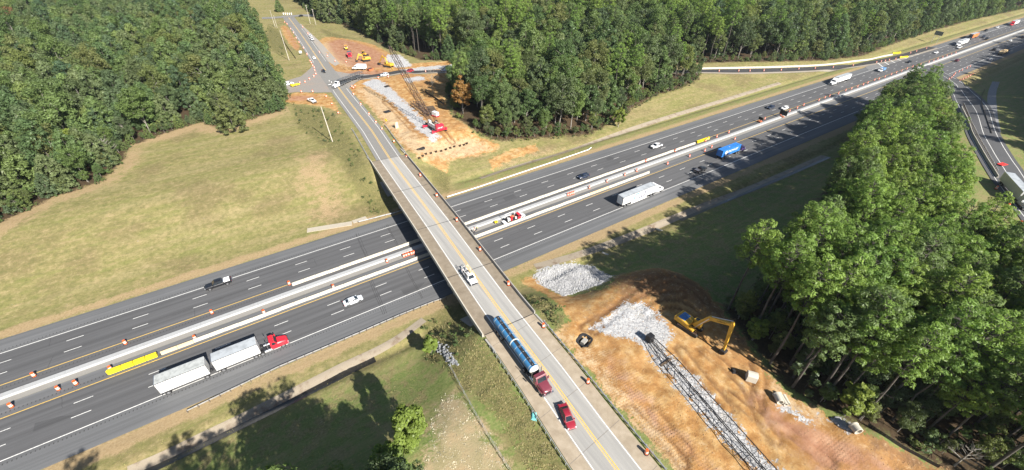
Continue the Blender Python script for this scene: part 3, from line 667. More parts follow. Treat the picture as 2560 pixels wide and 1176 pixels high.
# ---------------------------------------------------------------- central median and temporary barriers
def concrete_run(name, x0, x1, prof, mat, step=12.2):
    b = MB(); x = x0
    while x < x1: b.loft([[(x, y, z) for y, z in prof], [(min(x+step,x1)-.02, y, z) for y, z in prof]]); x += step
    return b.build(name, mat)
med = thing('median_barrier', 'continuous low concrete median wall running along the middle of the highway', 'barrier', (0,95.8,0))
prof = [(95.15,0),(95.15,.12),(95.35,.46),(96.55,.46),(96.65,.40),(96.68,0)]
for x0, x1 in ((-420,-60),(-60,0),(0,60),(60,120),(120,180),(180,300),(300,600),(600,1700)):
    o = concrete_run('wall_run', x0, x1, prof, CONC_M, 12.2 if x1 < 700 else 100); o.parent = med; o.matrix_parent_inverse = Matrix.Translation((0,-95.8,0))
def tb_mesh():
    p = [(-.30,0),(-.30,.10),(-.14,.34),(-.09,.84),(.09,.84),(.14,.34),(.30,.10),(.30,0)]
    b = MB(); b.loft([[(x, y, z) for y, z in p] for x in (-1.5,1.5)]); return b.mesh('temporary_barrier', CONC_W)
tb_me = tb_mesh(); tb_me2 = tb_me.copy(); tb_me2.materials.clear(); tb_me2.materials.append(concrete('buff_concrete', (.55,.43,.28), (.45,.36,.25), .5, .7))
lp = MB().tube((-.0,-.12,.84),(.0,.12,.84),.10,.05,8).mesh('lifting_loop', STEELD)
rr = random.Random(5)
def barrier_line(x0, x1, y, label, group, odd=()):
    x = x0+1.5; k = 0
    while x < x1:
        o = bpy.data.objects.new('temporary_barrier', tb_me2 if k in odd else tb_me); C.objects.link(o)
        o.location = (x, y+rr.uniform(-.05,.05), .0); o.rotation_euler = (0,0,rr.uniform(-.008,.008)); pl = 'west of the bridge' if x < 24 else 'in the bridge shadow' if x < 47 else 'just east of the bridge' if x < 85 else 'far east of the bridge'; tag(o, label+' '+pl, 'barrier', group+' '+pl)
        x += 3.06; k += 1
barrier_line(-2.7, 162.8, 98.75, 'white concrete barrier section north of the median wall,', 'temporary barriers north of the median')
barrier_line(-31.2, 123.9, 91.15, 'white concrete barrier section south of the median wall,', 'temporary barriers south of the median', (0,1,41,42,43))
def ramp_barriers():
    P = dens(smooth_line(ats([(1752,173.5),(1850,172.2),(1980,168.5),(2080,163),(2160,152.5),(2228,138.5)])), 3.06)
    for a, b_ in zip(P[:-1], P[1:]):
        m_ = (a+b_)/2; o = bpy.data.objects.new('temporary_barrier', tb_me); C.objects.link(o); o.scale = (1,1.35,1.15)
        o.location = (m_[0], m_[1], ground_z(*m_)+.02); o.rotation_euler = (0,0,math.atan2(b_[1]-a[1], b_[0]-a[0])); tag(o, 'white concrete safety barrier section along the exit ramp by the trees', 'barrier', 'temporary barriers of the exit ramp')
ramp_barriers()
def east_ramp_barriers():
    P = dens(smooth_line(ats([(2402,272),(2420,320),(2450,378),(2490,442)])), 3.06)
    for a, b_ in zip(P[:-1], P[1:]):
        m_ = (a+b_)/2; o = bpy.data.objects.new('temporary_barrier', tb_me); C.objects.link(o)
        o.location = (m_[0], m_[1], ground_z(*m_)+.15); o.rotation_euler = (0,0,math.atan2(b_[1]-a[1], b_[0]-a[0])); tag(o, 'concrete safety barrier section in tree shade dividing the entrance ramp', 'barrier', 'temporary barriers of the entrance ramp')
east_ramp_barriers()
YEL = paint('crash_yellow', (.85,.66,.02), .45, 0, .08)
def crash_cushion(loc, rz, label):
    t = thing('crash_cushion', label, 'crash cushion', loc, rz, 'yellow crash cushions')
    for k in range(4):
        b = MB(); x = -4.2+2.1*k; b.box(x+.04, x+2.02, -.42, .42, .08, .95, .0, .07); b.box(x+.3,x+1.8,-.44,.44,.3,.42); b.build('water_module', YEL, t)
    n = MB(); n.cyl((-4.2,0,.08),(-4.2,0,.9),.42,n=12); n.build('nose', YEL, t, smooth=40)
    return t
crash_cushion((-36.0, 91.1, 0), 0, 'long yellow water filled crash cushion at the near end of the southern barrier line')
crash_cushion((167.8, 98.75, 0), R(180), 'yellow crash cushion at the far end of the northern barrier line')
x_, y_, z_ = on(2240,134.5); crash_cushion((x_, y_, z_+.1), R(165), 'yellow crash cushion ending the white exit ramp barrier by the trees')
x_, y_, z_ = on(2258,145); crash_cushion((x_, y_, z_+.1), R(165), 'yellow crash cushion standing in the striped gore of the exit ramp')

# ---------------------------------------------------------------- guardrails
GALV = paint('galvanised_steel', (.42,.43,.44), .5, .4, .25); WOODP = paint('weathered_post_wood', (.16,.13,.10), .9, 0, .3)
post_me = MB().box(-.075,.075,-.1,.1,-.3,.72).mesh('post', WOODP); post_s = MB().box(-.05,.05,-.07,.07,-.3,.72).mesh('post', GALV)
def guardrail(pts, label, zf, side=1, spacing=1.905, pm=None, white=False):
    P = dens([p[:2] for p in pts], spacing); z0 = zf(*P[0]); t = thing('guardrail', label, 'guardrail', (P[0][0], P[0][1], z0), 0, 'steel guardrails'); O = Vector(t.location)
    rings = []; prof = [(.0,.40),(.07,.46),(.02,.52),(.02,.58),(.07,.64),(.0,.72),(-.02,.72),(-.02,.40)]
    T = np.gradient(P, axis=0); T /= np.linalg.norm(T, axis=1)[:,None]
    for p, d in zip(P, T):
        n = Vector((-d[1], d[0], 0))*side; z = zf(*p); rings.append([Vector((p[0],p[1],z))+n*u*1.6+Vector((0,0,h))-O for u, h in prof])
    MB().loft(rings).build('rail', REFW if white else GALV, t)
    for p, d in list(zip(P, T))[:: 1]:
        n = Vector((-d[1], d[0], 0))*side; q = Vector((p[0],p[1],zf(*p)))-n*.16-O
        inst('post', pm or post_me, t, q, (0,0,math.atan2(d[1], d[0])))
    return t
gz = lambda x, y: ground_z(x, y)
guardrail([(float(rx(y))+6.75, y) for y in np.arange(12.5, 51.5, 3)], 'steel guardrail on the right edge of the road south of the bridge', gz, 1, pm=post_s)
guardrail([(float(rx(y))-6.75, y) for y in np.arange(-20, 51.5, 3)], 'steel guardrail on the left edge of the road south of the bridge', gz, -1, pm=post_s)
guardrail([(float(rx(y))+6.55-.006*(y-144), y) for y in np.arange(144, 176, 3)], 'steel guardrail beside the crane site just north of the bridge', gz, 1, pm=post_s)
guardrail([(float(rx(y))-6.9, y) for y in np.arange(144, 178, 3)], 'steel guardrail on the weedy left bank north of the bridge', gz, -1, pm=post_s)
guardrail(ats([(470,1031),(700,920),(900,835),(1000,791),(1085,757),(1115,748)]), 'long steel guardrail along the grass verge south of the highway', gz, 1)
guardrail(ats([(897,558),(990,535),(1030,520)]), 'short steel guardrail in the bridge shadow on the north verge', gz, -1)
guardrail(ats([(1118,496),(1200,470),(1300,436),(1400,402),(1470,378),(1478,372)]), 'pale steel guardrail on the north verge east of the bridge', gz, -1, white=True)
guardrail(ats([(2408,262),(2425,306),(2455,364),(2492,430)]), 'steel guardrail beside the shaded entrance ramp', lambda x, y: ground_z(x, y)+.15, 1)

# ---------------------------------------------------------------- drums
ORANGE = paint('drum_orange', (.80,.13,.03), .45, 0, .08)
def drum_proto():
    t = thing('traffic_drum', 'x', 'traffic drum')
    MB().cyl((0,0,.06),(0,0,1.0),.29,.24,14).build('drum_body', ORANGE, t, smooth=40)
    for z in (.36,.66): MB().cyl((0,0,z),(0,0,z+.15),.29-.05*z+.006,.29-.05*(z+.15)+.006,14,False).build('white_band', REFW, t, smooth=40)
    MB().cyl((0,0,0),(0,0,.08),.42,.36,14).build('rubber_base', TYRE, t)
    MB().tube((0,-.03,1.0),(0,.03,1.0),.12,.07,8).build('handle', ORANGE, t)
    return t
drum0 = drum_proto(); used = [False]
def drum(x, y, z, label, group):
    rz = random.uniform(0, 6.3); s = random.uniform(1.12, 1.2)
    if not used[0]:
        used[0] = True; drum0.location = (x,y,z); drum0.rotation_euler = (0,0,rz); drum0.scale = (s,s,s); tag(drum0, label, 'traffic drum', group); return drum0
    return dup(drum0, (x,y,z), rz, label, group, (s,s,s))
def drums(pts, label, group, zf=None):
    for px, py in pts:
        x, y, z = at(px, py); z = ground_z(x, y)
        if zf is not None: p = un(px, py, zf); x, y, z = float(p[0]), float(p[1]), zf
        drum(x, y, z+.004, label, group)
drums([(1615,1134)], 'orange and white drum at the bottom of the photo just past the guardrail end', 'drums on the overpass', ZR_)
drums([(1469,957),(1358,818)], 'orange and white drum beside the right guardrail of the road south of the bridge', 'drums by the south guardrail', ZR_)
drums([(1271,713),(1200,627),(1142,553),(1092,492),(1051,441)], 'orange and white drum standing along the dark right parapet of the bridge', 'drums on the bridge', ZR_)
drums([(1017,396),(985,356),(955,324),(940,308),(923,288),(902,263),(884,238)], 'orange and white drum on the right road edge beside the crane site', 'drums beside the crane site')
drums([(846,285),(830,262),(816,244)], 'orange and white drum on the left road edge near the parked white pickup', 'drums left of the road')
drums([(782,231),(754,232),(750,209),(763,207),(774,200),(785,193)], 'orange and white drum in the mouth of the west side road', 'drums at the west side road')
drums([(790,187),(787,178),(786,171),(782,166),(779,160),(776,155),(768,138),(759,122),(748,108),(741,97),(734,84),(727,74),(718,62),(712,57)], 'orange and white drum lining the left edge of the road beyond the junction', 'drums beyond the junction')
drums([(799,133),(819,142),(838,155),(866,158),(757,69),(770,86)], 'orange and white drum by the red earthworks beyond the junction', 'drums by the earthworks')
drums([(946,197),(971,195),(1006,189),(1064,181),(1110,179)], 'orange and white drum along the dark exit ramp by the crane site', 'drums on the ramp by the crane')
drums([(888,217),(884,222),(880,219)], 'orange drum in the small cluster at the corner of the crane site', 'drums at the crane site corner')
drums([(87,941),(315,860),(531,784),(724,712)], 'orange and white drum on the yellow line north of the median wall', 'drums north of the median, west')
drums([(31,1018),(148,975),(192,961)], 'orange and white drum between median and yellow line, left of the yellow crash cushion', 'drums south of the median, far west')
drums([(279,925)], 'orange and white drum standing at the nose of the near yellow crash cushion', 'drum at the cushion')
drums([(489,848),(661,784),(834,720),(968,656)], 'orange and white drum behind the southern barrier line west of the bridge', 'drums behind the southern barriers')
drums([(1010,643),(1016,641),(1022,639),(1029,637),(1035,635)], 'orange and white drum in the tight row at the edge of the bridge shadow', 'row of drums at the bridge shadow')
drums([(1419.5,490),(1424.5,488.5),(1429,487),(1433.5,485.5)], 'orange and white drum in the tight row of four east of the bridge', 'row of drums east of the bridge')
drums([(1473,472),(1517,456),(1561.5,440),(1591,429.5),(1668,412),(1723,393),(1761,379),(1778,370),(1836,350)], 'orange and white drum on the south side of the median near the white semi', 'drums south of the median, east')
drums([(1614,405),(1687,380),(1763,354),(1768,350),(1791,344),(1821,333),(1902,303),(1911,299),(1951,288),(1973,280),(1992,272)], 'orange and white drum on the north side of the median near the yellow cushion', 'drums north of the median, east')
drums([(2008,264.5),(2046,252.6),(2061,246),(2073,242),(2095,235.6),(2113,228),(2127.4,223.7),(2142.7,218.6),(2157,213.5),(2168,209),(2185,202),(2196,199.5),(2211,194),(2227,188),(2239.6,183.6),(2253,179),(2266,173.7),(2280.5,168.6),(2290.6,166),(2300,163.5),(2321,157.4),(2332.5,154),(2343,149.6),(2355,146),(2366,141.5),(2377,138),(2388,134)], 'orange and white drum in the long row beside the far median', 'long row of drums by the far median')
drums([(1797,179.5),(1846,179),(1874,179),(1909,178.5),(1952,177),(1996,174),(2037,172.5),(2082,170),(2132,165)], 'orange and white drum along the exit ramp below the white barrier wall', 'drums along the exit ramp')
drums([(2190,158),(2202,155.5),(2212,154),(2222,152),(2238,149.5),(2250,144),(2275,134),(2290,130),(2315,123)], 'orange and white drum around the striped gore of the exit ramp', 'drums around the gore')
drums([(2371,200),(2377,196),(2382,191),(2386,186),(2396,181),(2404,177),(2416,172),(2424,168),(2399,203),(2406,200),(2412,197),(2418,194),(2424,191),(2430,188)], 'orange and white drum in the two rows at the mouth of the entrance ramp', 'drums at the entrance ramp')
drums([(2489,473),(2518,518),(2549,561)], 'orange and white drum on the shaded entrance ramp by the white box semi', 'drums on the shaded ramp')
# ---------------------------------------------------------------- vehicles
_wm = {}
def wheel(parent, x, y, r=.34, wd=.22, rim=RIM, name='wheel', dual=False):
    k = (round(r,2), round(wd,2), rim.name)
    if k not in _wm:
        s = MB(); n = 16; prof = [(-wd/2, r*.6), (-wd/2, r*.93), (-wd/2+.04, r), (wd/2-.04, r), (wd/2, r*.93), (wd/2, r*.6)]
        rings = []
        for yy, rr_ in prof: rings.append([(rr_*math.cos(2*math.pi*i/n), yy, rr_*math.sin(2*math.pi*i/n)) for i in range(n)])
        me = s.loft(rings).mesh('tyre', TYRE, 40)
        q = MB().cyl((0,-wd/2-.012,0),(0,wd/2+.012,0),r*.62,n=12); q.cyl((0,-wd/2-.03,0),(0,wd/2+.03,0),r*.2,n=8)
        _wm[k] = (me, q.mesh('rim', rim, 40))
    me, rm = _wm[k]
    wt = inst(name, me, parent, (x, y, r)); inst('rim', rm, wt)
    return wt
def ring(x, w, zb, zs, tw=.86, lower=.93):
    return [(x,-w*lower,zb), (x,-w,zb+.18), (x,-w*.985,zs-.14), (x,-w*tw,zs), (x,w*tw,zs), (x,w*.985,zs-.14), (x,w,zb+.18), (x,w*lower,zb)]
def cabin(t, xa, xb, xc, xd, zb, zr, wb, wr, mat, rails=True):
    """roof pillars and roof as one shell, windows set proud of it: xa rear base, xb rear roof, xc front roof, xd front base"""
    B = [(xa,-wb,zb),(xd,-wb,zb),(xd,wb,zb),(xa,wb,zb)]; T = [(xb,-wr,zr-.07),(xc,-wr,zr-.07),(xc,wr,zr-.07),(xb,wr,zr-.07)]
    T2 = [(xb+.12,-wr*.86,zr),(xc-.14,-wr*.86,zr),(xc-.14,wr*.86,zr),(xb+.12,wr*.86,zr)]
    MB().loft([B, T, T2]).build('cabin', mat, t, smooth=35)
    def lerp(a, b, u): return Vector(a)*(1-u)+Vector(b)*u
    def win(name, b0, b1, t1, t0, mu=.08, lo=.08, hi=.9, thick=.012):
        q = []
        for u, v in ((mu,lo),(1-mu,lo),(1-mu,hi),(mu,hi)):
            q.append(lerp(lerp(b0,b1,u), lerp(t0,t1,u), v))
        MB().panel(q, thick).build(name, GLASS, t)
    win('windscreen', B[1], B[2], T[2], T[1], .06, .06, .95); win('rear_window', B[3], B[0], T[0], T[3], .08, .1, .92)
    mid = (xa+xd)/2-.05; mt = (xb+xc)/2-.05
    for s in (-1, 1):
        pa, pm, pd = (xa,s*wb,zb), (mid,s*wb,zb), (xd,s*wb,zb); ta, tm, td = (xb,s*wr,zr-.07), (mt,s*wr,zr-.07), (xc,s*wr,zr-.07)
        if s < 0: win('side_window', pa, pm, tm, ta, .08, .12, .88); win('side_window', pm, pd, td, tm, .08, .12, .88)
        else: win('side_window', pm, pa, ta, tm, .08, .12, .88); win('side_window', pd, pm, tm, td, .08, .12, .88)
        MB().box(xd-.35,xd-.15,s*(wb+.02),s*(wb+.22),zb+.02,zb+.17).build('wing_mirror', mat, t)
def lights(t, xf, xr, w, zf, zr):
    for s in (-1, 1):
        MB().box(xf-.10,xf+.03,s*w*.58,s*w*.9,zf-.08,zf+.08).build('headlight', LAMP, t)
        MB().box(xr-.03,xr+.10,s*w*.62,s*w*.92,zr-.1,zr+.1).build('tail_light', TAIL, t)
def sedan(label, loc, rz, mat, L=4.75, W=1.84, Hh=1.46, rim=RIM, group=None):
    t = thing('car', label, 'car', loc, rz, group); w_ = W/2; f = L/2
    MB().loft([ring(-f,w_*.78,.42,.78), ring(-f+.12,w_*.9,.3,.92), ring(-f+.75,w_,.22,.98), ring(-.9,w_,.2,.96), ring(.7,w_,.2,.94), ring(1.25,w_*.99,.2,.9), ring(f-.6,w_*.95,.22,.8), ring(f-.15,w_*.84,.28,.68), ring(f,w_*.66,.34,.58)]).build('body', mat, t, smooth=32)
    cabin(t, -f+.62, -f+1.35, .42, 1.22, .93, Hh, w_*.86, w_*.64, mat); lights(t, f-.12, -f+.04, w_, .62, .8)
    MB().box(f-.06,f+.02,-.42,.42,.36,.52).build('grille', BLACK, t); MB().box(-f-.02,-f+.03,-.25,.25,.5,.62).build('number_plate', REFW, t)
    for x in (-f+1.0, f-.95):
        for s in (-1, 1): MB().cyl((x,s*(w_-.12),.34),(x,s*(w_+.006),.34),.40,n=14).build('wheel_arch', BLACK, t); wheel(t, x, s*(w_-.09), .335, .22, rim)
    return t
def suv(label, loc, rz, mat, L=4.75, W=1.93, Hh=1.74, name='suv', cat='suv', group=None):
    t = thing(name, label, cat, loc, rz, group); w_ = W/2; f = L/2
    MB().loft([ring(-f,w_*.84,.45,.95), ring(-f+.1,w_*.94,.34,1.08), ring(-f+.6,w_,.28,1.1), ring(.8,w_,.26,1.08), ring(1.3,w_*.99,.26,1.06), ring(f-.5,w_*.96,.28,.98), ring(f-.1,w_*.88,.34,.86), ring(f,w_*.74,.4,.74)]).build('body', mat, t, smooth=32)
    cabin(t, -f+.12, -f+.55, .5, 1.3, 1.07, Hh, w_*.88, w_*.70, mat); lights(t, f-.08, -f+.04, w_, .8, 1.0)
    MB().box(f-.05,f+.03,-.5,.5,.5,.78).build('grille', BLACK, t)
    for s in (-1, 1): MB().bar((-f+.6,s*w_*.6,Hh+.05),(.35,s*w_*.6,Hh+.05),.05).build('roof_rail', BLACK, t)
    for x in (-f+.95, f-.92):
        for s in (-1, 1): MB().cyl((x,s*(w_-.12),.37),(x,s*(w_+.006),.37),.44,n=14).build('wheel_arch', BLACK, t); wheel(t, x, s*(w_-.09), .37, .24)
    return t
def pickup(label, loc, rz, mat, L=5.85, W=2.0, Hh=1.92, bedcol=BLACK, rim=RIM, group=None):
    t = thing('pickup_truck', label, 'pickup truck', loc, rz, group); w_ = W/2; f = L/2; xb = -f+1.95
    MB().loft([ring(xb-.05,w_,.42,1.14), ring(.9,w_,.4,1.14), ring(1.35,w_*.99,.4,1.14), ring(f-.5,w_*.97,.42,1.1), ring(f-.1,w_*.92,.46,1.0), ring(f,w_*.82,.5,.9)]).build('body', mat, t, smooth=32)
    cabin(t, xb, xb+.18, .62, 1.35, 1.12, Hh, w_*.9, w_*.74, mat); lights(t, f-.06, -f+.02, w_*.98, .88, 1.0)
    b = MB(); b.box(-f,xb-.06,-w_,-w_+.09,.5,1.16); b.box(-f,xb-.06,w_-.09,w_,.5,1.16); b.build('bed_side', mat, t)
    MB().box(-f,-f+.08,-w_+.1,w_-.1,.5,1.16).build('tailgate', mat, t); MB().box(-f+.09,xb-.07,-w_+.1,w_-.1,.5,.66).build('bed_floor', bedcol, t)
    MB().box(f-.02,f+.05,-w_*.8,w_*.8,.62,.98).build('grille', BLACK, t); MB().box(f-.05,f+.12,-w_*.95,w_*.95,.42,.6).build('bumper', CHROME, t)
    MB().box(-f-.12,-f+.02,-w_*.95,w_*.95,.48,.62).build('bumper', CHROME, t)
    for x in (-f+1.15, f-1.0):
        for s in (-1, 1): MB().cyl((x,s*(w_-.12),.4),(x,s*(w_+.006),.4),.49,n=14).build('wheel_arch', BLACK, t); wheel(t, x, s*(w_-.1), .40, .26, rim)
    return t
def tractor(t, mat, x0=0., sleeper=True, stripe=None):
    """conventional road tractor; fifth wheel sits at x0, nose at x0+6.2"""
    fr = x0+6.1
    MB().loft([[(x,-w_,zb),(x,-w_,zs-.2),(x,-w_*.82,zs),(x,w_*.82,zs),(x,w_,zs-.2),(x,w_,zb)] for x, w_, zb, zs in ((x0+3.9,1.1,.7,1.95),(x0+4.6,1.06,.6,1.86),(fr-.45,.95,.55,1.62),(fr-.1,.84,.6,1.45),(fr,.72,.7,1.3))]).build('hood', mat, t, smooth=35)
    top = 3.75 if sleeper else 2.9
    rear = x0+1.55 if sleeper else x0+2.6
    prof = [(rear,.75),(x0+3.95,.75),(x0+4.0,1.9),(x0+3.55,2.75),(x0+3.35,2.95),(rear+.55,top),(rear,top)]
    MB().loft([[(x,y*(1 if z < 2.2 else .93),z) for x, z in prof] for y in (-1.22,-1.16,1.16,1.22)]).build('cab', mat, t, smooth=30)
    MB().panel([(x0+4.03,-.98,1.95),(x0+4.03,.98,1.95),(x0+3.62,.9,2.72),(x0+3.62,-.9,2.72)], .015).build('windscreen', GLASS, t)
    for s in (-1, 1):
        q = [(x0+2.95,s*1.225,1.9),(x0+3.85,s*1.225,1.9),(x0+3.5,s*1.16,2.62),(x0+2.95,s*1.16,2.62)]
        MB().panel(q if s < 0 else q[::-1], .012).build('side_window', GLASS, t)
        MB().box(x0+3.75,x0+3.95,s*1.3,s*1.55,1.85,2.5).build('wing_mirror', mat, t)
        MB().cyl((x0+1.2,s*.95,.72),(x0+3.0,s*.95,.72),.31,n=14).build('fuel_tank', CHROME, t, smooth=40)
        MB().box(fr-.3,fr-.02,s*.5,s*.86,.95,1.15).build('headlight', LAMP, t)
        MB().cyl((x0+2.0 if not sleeper else x0+1.4,s*1.05,1.4),(x0+2.0 if not sleeper else x0+1.4,s*1.05,3.4),.08,n=8).build('exhaust_stack', CHROME, t)
        MB().box(x0+4.25,x0+5.55,s*1.0,s*1.22,.86,1.12).build('wing', mat, t)
    MB().box(fr-.25,fr+.12,-1.2,1.2,.4,.72).build('bumper', CHROME if stripe is None else mat, t); MB().box(fr-.03,fr+.03,-.5,.5,.78,1.35).build('grille', BLACK, t)
    c = MB(); 
    for s in (-1, 1): c.box(x0-1.6,x0+5.6,s*.36-.06,s*.36+.06,.55,.82)
    c.box(x0-.5,x0+.5,-.5,.5,.95,1.12); c.box(x0+1.0,x0+1.6,-1.0,1.0,.83,.9); c.build('chassis', STEELD, t)
    for s in (-1, 1):
        wheel(t, x0+4.85, s*1.02, .52, .3)
        for xx in (x0-.68, x0+.64): wheel(t, xx, s*.94, .52, .58)
def van_trailer(t, x1, L, mat, roof, W=2.6, z0=1.15, z1=4.1, axles=2, rib=0, axle_back=1.5, skirt=False):
    """box trailer: front face at x1, runs back L; returns rear x"""
    xr = x1-L; w_ = W/2
    MB().box(xr,x1,-w_,w_,z0,z1-.03).build('trailer_box', mat, t)
    MB().box(xr+.03,x1-.03,-w_+.03,w_-.03,z1-.03,z1,.02,.02).build('roof_panel', roof, t)
    fr_ = MB()
    for s in (-1, 1): fr_.box(xr,x1,s*(w_-.02)-.035,s*(w_-.02)+.035,z1-.12,z1+.012); fr_.box(xr,x1,s*(w_-.01)-.03,s*(w_-.01)+.03,z0-.02,z0+.14)
    for s in (-1, 1): fr_.box(xr-.03,xr+.1,s*(w_-.06)-.07,s*(w_-.06)+.07,z0,z1)
    fr_.box(xr-.03,xr+.08,-w_,w_,z1-.15,z1+.01); fr_.build('trim_rail', CHROME if not rib else mat, t)
    for s in (-1, 1): MB().box(xr-.05,xr-.015,min(s*.02,s*(w_-.15)),max(s*.02,s*(w_-.15)),z0+.1,z1-.2).build('rear_door', mat, t); MB().box(xr-.06,xr,s*.95-.12,s*.95+.12,z0-.18,z0-.06).build('tail_light', TAIL, t)
    u = MB(); u.box(xr+.05,xr+.15,-w_+.1,w_-.1,.5,.6); u.box(xr+.05,xr+.15,-.6,-.5,.5,z0); u.box(xr+.05,xr+.15,.5,.6,.5,z0); u.box(xr+.4,xr+4.2 if axles > 1 else xr+2.6,-.55,.55,.75,z0); u.build('underframe', STEELD, t)
    sm_ = MB(); xx = xr+1.2
    while xx < x1-.6:
        for s in (-1, 1): sm_.box(xx-.02,xx+.02,s*w_-.012,s*w_+.012,z0+.15,z1-.13)
        xx += 1.22
    sm_.build('panel_seam', paint('seam_grey', (.55,.55,.54), .5, 0, .1), t)
    if L > 9:
        g = MB()
        for s in (-1, 1): g.box(x1-3.1,x1-2.95,s*.8-.08,s*.8+.08,.25,z0); g.box(x1-3.2,x1-2.85,s*.8-.12,s*.8+.12,.2,.28)
        g.build('landing_gear', STEELD, t)
    if skirt:
        for s in (-1, 1): MB().box(xr+4.5,x1-4.2,s*(w_-.05)-.015,s*(w_-.05)+.015,.35,z0).build('side_skirt', mat, t)
    for k in range(axles):
        for s in (-1, 1): wheel(t, xr+axle_back+1.3*k, s*.96, .51, .56)
    return xr
TRW = paint('trailer_white', (.78,.78,.76), .5, 0, .13, 0, .7); TRR = paint('trailer_roof', (.40,.43,.455), .5, .1, .2, 0, .5)
FR_ = Matrix(((1,0,0,0),(0,0,-1,0),(0,1,0,0),(0,0,0,1)))     # text standing on the -Y side, reading along +X
def side_text(x, y, z, flip=False):
    return Matrix.Translation((x,y,z)) @ ((Matrix.Rotation(math.pi,4,'Z')) if flip else Matrix.Identity(4)) @ FR_
RED = car_paint('red', (.55,.02,.035)); BLK = car_paint('black', (.012,.013,.016)); SILV = car_paint('silver_blue', (.52,.56,.60)); NAVY = car_paint('navy', (.02,.03,.06)); DKR = car_paint('dark_red', (.26,.015,.03)); MAR = car_paint('maroon', (.15,.03,.045)); GREY = car_paint('grey', (.10,.10,.11)); PURP = car_paint('purple', (.05,.03,.12)); TAN = paint('lumber_tan', (.62,.46,.26), .8, 0, .2)

# double trailer truck
t = thing('semi_truck', 'red tractor pulling two short white box trailers along the eastbound lanes', 'semi truck', (-12.6,79.75,0), 0)
tractor(t, RED, -.9+.3, False)
van_trailer(t, 0-.15, 8.45, TRW, TRR, axles=1, axle_back=1.1); xr = van_trailer(t, -9.75, 8.6, TRW, paint('dull_roof',(.38,.40,.395),.6,0,.2), axles=1, axle_back=1.1)
d = MB(); d.box(-9.9,-8.6,-.06,.06,.85,.95); d.bar((-9.6,-.5,.9),(-8.65,0,.9),.09); d.bar((-9.6,.5,.9),(-8.65,0,.9),.09); d.build('dolly', STEELD, t)
for s in (-1,1): wheel(t, -10.5, s*.96, .51, .56)
# semi with teal and navy logo
t = thing('semi_truck', 'white semi with a teal and navy logo on its long trailer side', 'semi truck', (97.6,80.05,0), 0)
tractor(t, WHITE, 14.9+.2, True); van_trailer(t, 16.1, 16.1, TRW, TRR, skirt=True)
TEAL = paint('logo_teal', (.005,.22,.24), .5, 0, .05); LNAVY = paint('logo_navy', (.02,.03,.10), .5, 0, .05)
# lozenge outline, left half teal and right half navy, lettering inside
def arc_piece(x0, x1, z0, z1, mat, nm):
    b = MB(); th = .34; pts = []
    b.panel([(x0,-1.325,z0),(x0+th*1.3,-1.325,z0),(x0+th*1.3,-1.325,z1-.5),(x0,-1.325,z1-.7)], .012) if mat is TEAL else b.panel([(x1-th*1.3,-1.325,z0+.6),(x1,-1.325,z0+.75),(x1,-1.325,z1),(x1-th*1.3,-1.325,z1)], .012)
    if mat is TEAL: b.panel([(x0,-1.325,z1-.7),(x0+.3,-1.325,z1-.62),(x0+1.0,-1.325,z1-.42),(x1,-1.325,z1-.30),(x1,-1.325,z1),(x0+.9,-1.325,z1),(x0+.3,-1.325,z1-.3)], .012)
    else: b.panel([(x0,-1.325,z0),(x1-.9,-1.325,z0),(x1-.3,-1.325,z0+.3),(x1,-1.325,z0+.75),(x1-.3,-1.325,z0+.66),(x1-1.0,-1.325,z0+.34),(x0,-1.325,z0+.30)], .012)
    b.build(nm, mat, t)
arc_piece(5.4, 8.7, 1.75, 3.75, TEAL, 'logo_shape'); arc_piece(7.6, 10.9, 1.55, 3.6, LNAVY, 'logo_shape')
text_part('e', 1.9, TEAL, t, side_text(6.55,-1.312,2.55), sx=1.1); text_part('s', 1.9, TEAL, t, side_text(7.75,-1.312,2.55), sx=1.0); text_part('p', 1.9, LNAVY, t, side_text(9.25,-1.312,2.7), sx=1.15)
MB().panel([(5.0,-1.325,1.32),(8.6,-1.325,1.32),(8.6,-1.325,1.42),(5.0,-1.325,1.42)], .01).build('small_print', paint('grey_print',(.25,.26,.27),.5), t)
# blue container truck
BLUE = paint('container_blue', (.03,.19,.55), .5, 0, .12)
t = thing('semi_truck', 'purple tractor with a bright blue shipping container, half in tree shade', 'semi truck', (157.86,84.05,0), 0)
tractor(t, PURP, 11.3, False)
cb = MB(); cb.box(0,12.2,-1.22,1.22,1.4,4.05); cb.build('container_box', BLUE, t)
rb = MB(); x = .35
while x < 11.9:
    for s in (-1,1): rb.box(x,x+.14,s*1.22-.025,s*1.22+.025,1.6,3.9)
    rb.box(x,x+.14,-1.15,1.15,4.04,4.065); x += .28
o = rb.build('corrugation', BLUE, t); o['kind'] = 'stuff'
ff = MB()
for x in (0,12.2):
    for s in (-1,1): ff.box(x-.08,x+.08,s*1.2-.08,s*1.2+.08,1.36,4.1)
for s in (-1,1): ff.box(0,12.2,s*1.2-.06,s*1.2+.06,1.36,1.52); ff.box(0,12.2,s*1.2-.06,s*1.2+.06,3.95,4.09)
ff.build('container_frame', BLUE, t)
text_part('CROWLEY', 1.35, REFW, t, side_text(7.0,-1.262,2.85), sx=1.1)
e = MB(); e.cyl((2.55,-1.252,2.75),(2.55,-1.285,2.75),.85,n=24); e.build('round_emblem', REFW, t); text_part('C', 1.2, BLUE, t, side_text(2.55,-1.29,2.75))
text_part('04', .6, REFW, t, Matrix.Translation((5.8,0,4.075)))
ch = MB()
for s in (-1,1): ch.box(.2,12.2,s*.45-.07,s*.45+.07,1.05,1.34)
ch.build('skeletal_chassis', STEELD, t)
for k in range(2):
    for s in (-1,1): wheel(t, 1.5+1.3*k, s*.96, .51, .56)
